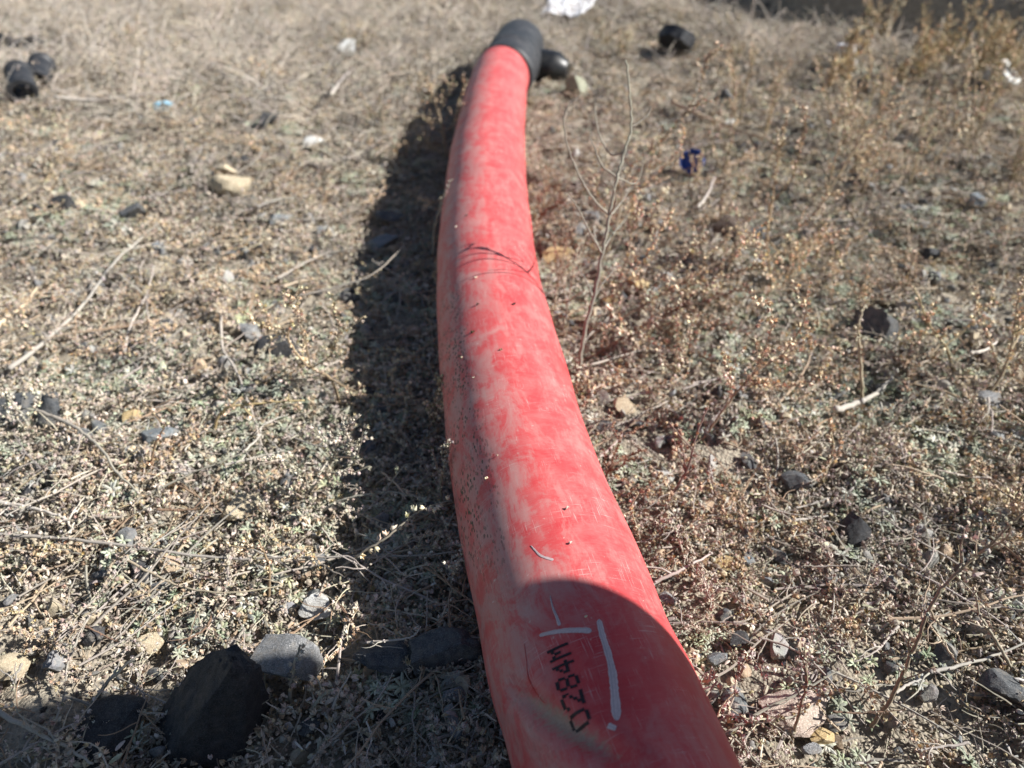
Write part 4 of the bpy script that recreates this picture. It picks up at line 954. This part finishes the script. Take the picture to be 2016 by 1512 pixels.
for i in range(16):
    px = r2.uniform(40, 640); py = r2.uniform(540, 1120)
    auto_weed(px, py, r2.uniform(35, 80), 160 + i, 'short seeded sprig in the sunny cover left of the pipe, one of many alike', 'short seeded sprigs left of the pipe', (.34, .27, .20), r2.choice([SEED_G, SEED_T, SEED_O]), 3, 1.0, 4, .8, 2.2)

# ------------------------------------------------------------------ litter objects
def lathe(prof, ns=40, cap=False):
    vs = []; fs = []
    for (z, r_) in prof:
        for j in range(ns): a = 2 * PI * j / ns; vs.append(Vector((z, r_ * cos(a), r_ * sin(a))))
    for i in range(len(prof) - 1):
        for j in range(ns): j2 = (j + 1) % ns; fs.append((i * ns + j, i * ns + j2, (i + 1) * ns + j2, (i + 1) * ns + j))
    return vs, fs
def fit(name, label, prof, loc, rot, mat, cat, ns=40, sc_=1.0, crush=0.0):
    mb = MB(); v_, f_ = lathe(prof, ns)
    if crush:
        from mathutils import noise as nz
        v_ = [q + nz.noise_vector(q * 70) * crush for q in v_]
    mb.add(v_, f_, (.1, .1, .1)); o = mb.build(name, mat); o.location = loc; o.rotation_euler = rot; o.scale = (sc_,) * 3
    try: o.data.shade_smooth(); o.data.set_sharp_from_angle(angle=RAD(35))
    except Exception: pass
    return tag(o, label, cat)
p = G(1050, 172, 0)
fit('pipe_stub', 'short black plastic pipe stub with a tapered shiny end lying against the coupling', [(-.10, .032), (-.10, .036), (.022, .036), (.036, .035), (.058, .020), (.060, .018), (.0595, 0.0005)], (.062, p.y + .030, .036), (0, .06, RAD(-14)), M_blackp, 'pipe stub')
p = G(46, 176, .03)
fit('pipe_fitting', 'ribbed black pipe fitting with its round open end toward the camera at upper left', [(.03, .022), (.045, .0225), (.045, .033), (.034, .035), (.03, .033), (.022, .034), (.02, .031), (-.045, .031), (-.047, .034), (-.06, .034), (-.06, .024), (.03, .022)], (p.x, p.y, .040), (.0, .25, RAD(-62)), M_rubber, 'pipe fitting', sc_=.8)
p = G(78, 146, .03)
fit('pipe_fitting', 'plain black pipe fitting lying behind the open-ended one at upper left', [(.055, .022), (.055, .029), (.045, .030), (-.045, .030), (-.05, .034), (-.065, .034), (-.065, .024), (.04, .022), (.055, .022)], (p.x, p.y, .030), (0, .15, RAD(-72)), M_rubber, 'pipe fitting', sc_=.8)
p = G(1326, 92, .03)
fit('plastic_bowl', 'shallow black plastic cap lying tilted in the far grass right of the coupling', [(0, .0005), (.001, .03), (.004, .048), (.020, .052), (.034, .053), (.035, .050), (.022, .047), (.008, .040), (.006, .0005)], (p.x, p.y, .03), (0, RAD(-50), RAD(55)), M_rubber, 'cap', sc_=.85, crush=.006)
p = G(1364, 322, .02)
cap_ = fit('bottle_cap', 'blue plastic bottle cap lying on its side below the far branch', [(0, .0005), (0, .015), (.002, .017), (.013, .0172), (.0135, .0185), (.016, .0185), (.016, .0165), (.004, .0155), (.003, .0005)], (p.x, p.y, .022), (0, RAD(-25), RAD(-110)), M_blue, 'bottle cap', crush=.003)
def crumple(name, label, corners, mat, cat, amp, seed, lift=.02, n=18, th=.0008):
    r = random.Random(seed); c = [Vector(q) for q in corners]; vs = []; fs = []
    for i in range(n + 1):
        for j in range(n + 1):
            u, v_ = i / n, j / n; p = (c[0] * (1 - u) + c[1] * u) * (1 - v_) + (c[3] * (1 - u) + c[2] * u) * v_
            q = (vnoise(np.array([u * 4 + seed]), np.array([v_ * 4]), seed)[0] - .5) * 2 * amp + (vnoise(np.array([u * 11]), np.array([v_ * 11 + seed]), seed + 1)[0] - .5) * amp
            ed = vnoise(np.array([u * 9]), np.array([v_ * 9]), seed + 2)[0] * .012 if (i in (0, n) or j in (0, n)) else 0
            vs.append(p + Vector((ed, ed, q + lift)))
    for i in range(n):
        for j in range(n): a = i * (n + 1) + j; fs.append((a, a + n + 1, a + n + 2, a + 1))
    org = sum(c, Vector()) / 4; mb = MB(); mb.add([p - org for p in vs], fs, (1, 1, 1)); o = mb.build(name, mat); o.location = org
    sd = o.modifiers.new('thick', 'SOLIDIFY'); sd.thickness = th
    return tag(o, label, cat)
crumple('paper_sheet', 'torn white sheet of paper lying in the far grass beyond the coupling', [G(1060, 36, .02), G(1142, 46, .02), G(1186, -14, .03), G(1092, -18, .03)], M_white, 'paper', .012, 3, .014, 30)
crumple('crumpled_scrap', 'crumpled white plastic scrap in the grass at upper right', [G(1636, 122, .02), G(1682, 126, .02), G(1678, 104, .06), G(1642, 102, .06)], M_white, 'plastic scrap', .014, 5, .012)
crumple('crumpled_scrap', 'small pale blue plastic scrap in the far left grass', [G(303, 228, .012), G(328, 226, .012), G(330, 214, .024), G(302, 214, .024)], M_lblue, 'plastic scrap', .006, 6, .008)
crumple('crumpled_scrap', 'thin dark crumpled strip in the brush at the upper left edge', [G(-10, 104, .02), G(82, 102, .01), G(80, 86, .03), G(-10, 78, .04)], M_blackp, 'plastic scrap', .012, 8, .01)  # near-black crumpled strip lying in the far left brush

# crumbs of dry plant on top of the pipe
for i, (px, py, sz, c_) in enumerate([(930, 655, 9, (.06, .05, .03)), (985, 690, 8, (.2, .15, .1)), (957, 943, 8, (.6, .5, .35)), (980, 898, 4, (.5, .44, .34)), (932, 745, 5, (.5, .45, .36)), (910, 705, 5, (.5, .44, .32)), (1010, 600, 8, (.08, .05, .05)), (936, 548, 7, (.6, .52, .42)),
        (898, 448, 7, (.62, .56, .48)), (1115, 1002, 9, (.66, .52, .46)), (1122, 1070, 7, (.62, .48, .42)), (1153, 1216, 6, (.6, .6, .45)), (918, 425, 6, (.12, .08, .07)), (940, 600, 6, (.1, .07, .06))]):
    u_, a_ = pipe_uv(px, py); P_ = PS(u_, a_, .0008); mb = MB(); r_ = random.Random(i); k_ = sz * (P_ - CAMP).length / F * .5
    bit(mb, r_, (0, 0, 0), k_, c_); bit(mb, r_, (k_ * .8, k_ * .5, 0), k_ * .7, jit(r_, c_, .2)); o = mb.build('crumb', M_dry); o.location = P_
    tag(o, 'tiny crumb of dry plant stuck on the dusty red pipe, one of many alike', 'crumb', 'crumbs lying on the red pipe')

# ------------------------------------------------------------------ photographer crouching beside the pipe (casts the shade at the bottom)
def body():
    root = thing('person', 'crouching person in dark jacket and jeans beside the pipe', 'person', (.78, -.05, 0))
    J = {}
    def skin(name, joints, edges, mat, rootname, lv=2):
        me = bpy.data.meshes.new(name); names = list(joints); me.from_pydata([tuple(Vector(joints[k][0]) - root.location) for k in names], [(names.index(a), names.index(b_)) for a, b_ in edges], [])
        o = bpy.data.objects.new(name, me); COL.objects.link(o); o.parent = root
        md = o.modifiers.new('skin', 'SKIN'); md.use_smooth_shade = True
        for i, k in enumerate(names):
            s_ = me.skin_vertices[0].data[i]; s_.radius = joints[k][1] if hasattr(joints[k][1], '__len__') else (joints[k][1],) * 2; s_.use_root = (k == rootname)
        sb = o.modifiers.new('sub', 'SUBSURF'); sb.levels = lv; sb.render_levels = lv
        me.materials.append(mat); return o
    cx = -.012; X0 = -.10
    T = {'pel': ((1.02, cx, .38), (.15, .13)), 'wai': ((.95, cx, .53), (.13, .14)), 'che': ((.83, cx, .74), (.13, .17)), 'nec': ((.76, cx, .90), .07), 'hd0': ((.72, cx, .99), .085), 'hd1': ((.70, cx, 1.08), .09), 'hd2': ((.70, cx, 1.15), .06),
         'sR': ((.79, cx + .185, .81), .065), 'eR': ((.70, cx + .225, .58), .048), 'wR': ((.62, cx + .205, .44), .036), 'hR': ((.60, cx + .19, .38), .033),
         'sL': ((.79, cx - .225, .81), .07), 'eL': ((.68, cx - .27, .57), .05), 'wL': ((.58, cx - .17, .51), .036), 'hL': ((.54, cx - .14, .50), .035),
         'hipR': ((1.0, cx + .10, .36), .10), 'kR': ((.68, cx + .15, .48), .060), 'aR': ((.88, cx + .13, .09), .045), 'fR': ((.72, cx + .15, .04), .04),
         'hipL': ((1.0, cx - .10, .36), .10), 'kL': ((.68, cx - .15, .48), .060), 'aL': ((.88, cx - .13, .09), .045), 'fL': ((.72, cx - .15, .04), .04)}
    T = {k: ((v_[0][0] + X0, v_[0][1], v_[0][2]), v_[1]) for k, v_ in T.items()}
    E = [('pel', 'wai'), ('wai', 'che'), ('che', 'nec'), ('nec', 'hd0'), ('hd0', 'hd1'), ('hd1', 'hd2')]
    for s_ in 'RL':
        E += [('che', 's' + s_), ('s' + s_, 'e' + s_), ('e' + s_, 'w' + s_), ('w' + s_, 'h' + s_), ('pel', 'hip' + s_), ('hip' + s_, 'k' + s_), ('k' + s_, 'a' + s_), ('a' + s_, 'f' + s_)]
    for s_, sg in (('R', 1), ('L', -1)):
        w_, h_ = Vector(T['w' + s_][0]), Vector(T['h' + s_][0]); d_ = (h_ - w_).normalized(); sd_ = d_.cross(Vector((0, 0, 1))).normalized()
        for f_ in range(5):
            b_ = h_ + sd_ * (.018 * (f_ - 1.5)) if f_ < 4 else w_ + d_ * .035 - sd_ * .032
            ln_ = (.07, .082, .076, .06, .05)[f_]; dd_ = d_ if f_ < 4 else (d_ - sd_ * .7).normalized()
            T['f%s%da' % (s_, f_)] = (tuple(b_ + dd_ * ln_ * .35), .009); T['f%s%db' % (s_, f_)] = (tuple(b_ + dd_ * ln_ * .7 + Vector((0, 0, -.008))), .008); T['f%s%dc' % (s_, f_)] = (tuple(b_ + dd_ * ln_ + Vector((0, 0, -.022))), .007)
            E += [('h' + s_, 'f%s%da' % (s_, f_)), ('f%s%da' % (s_, f_), 'f%s%db' % (s_, f_)), ('f%s%db' % (s_, f_), 'f%s%dc' % (s_, f_))]
    skin('body', T, E, M_skin, 'pel')
    def part(name, keys, mat, rk, gr):
        J2 = {k: (T[k][0], tuple(x + gr for x in (T[k][1] if hasattr(T[k][1], '__len__') else (T[k][1],) * 2))) for k in keys}
        skin(name, J2, [e_ for e_ in E if e_[0] in J2 and e_[1] in J2], mat, rk)
    part('jacket', ['wai', 'che', 'sR', 'eR', 'wR', 'sL', 'eL', 'wL'], M_cloth, 'che', .008)
    part('trousers', ['pel', 'wai', 'hipR', 'kR', 'aR', 'hipL', 'kL', 'aL'], M_jean, 'pel', .010)
    part('hair', ['hd1', 'hd2'], M_hair, 'hd1', .006)
    for s_ in 'RL': part('shoe', ['a' + s_, 'f' + s_], M_hair, 'a' + s_, .012)
body()

# ------------------------------------------------------------------ light
SUN_E = RAD(38.5); SUN_AZ = RAD(-2.0)       # azimuth from +X toward +Y
sd = Vector((cos(SUN_E) * cos(SUN_AZ), cos(SUN_E) * sin(SUN_AZ), sin(SUN_E)))
li = bpy.data.lights.new('sun', 'SUN'); li.energy = 5.0; li.angle = RAD(.53); li.color = (1, .975, .932)
lo = bpy.data.objects.new('sun', li); COL.objects.link(lo); lo.rotation_euler = sd.to_track_quat('Z', 'Y').to_euler(); lo.location = sd * 5
w = bpy.data.worlds.new('World'); SC.world = w; w.use_nodes = True; nt = w.node_tree
sk = nt.nodes.new('ShaderNodeTexSky'); sk.sky_type = 'NISHITA'; sk.sun_disc = False; sk.sun_elevation = SUN_E; sk.sun_rotation = PI / 2 - SUN_AZ; sk.air_density = 1; sk.dust_density = .6
nt.links.new(sk.outputs[0], nt.nodes['Background'].inputs[0]); nt.nodes['Background'].inputs[1].default_value = .05
SC.view_settings.view_transform = 'Standard'; SC.view_settings.look = 'None'; SC.view_settings.gamma = 1; SC.view_settings.exposure = .80
SC.cycles.max_bounces = 6
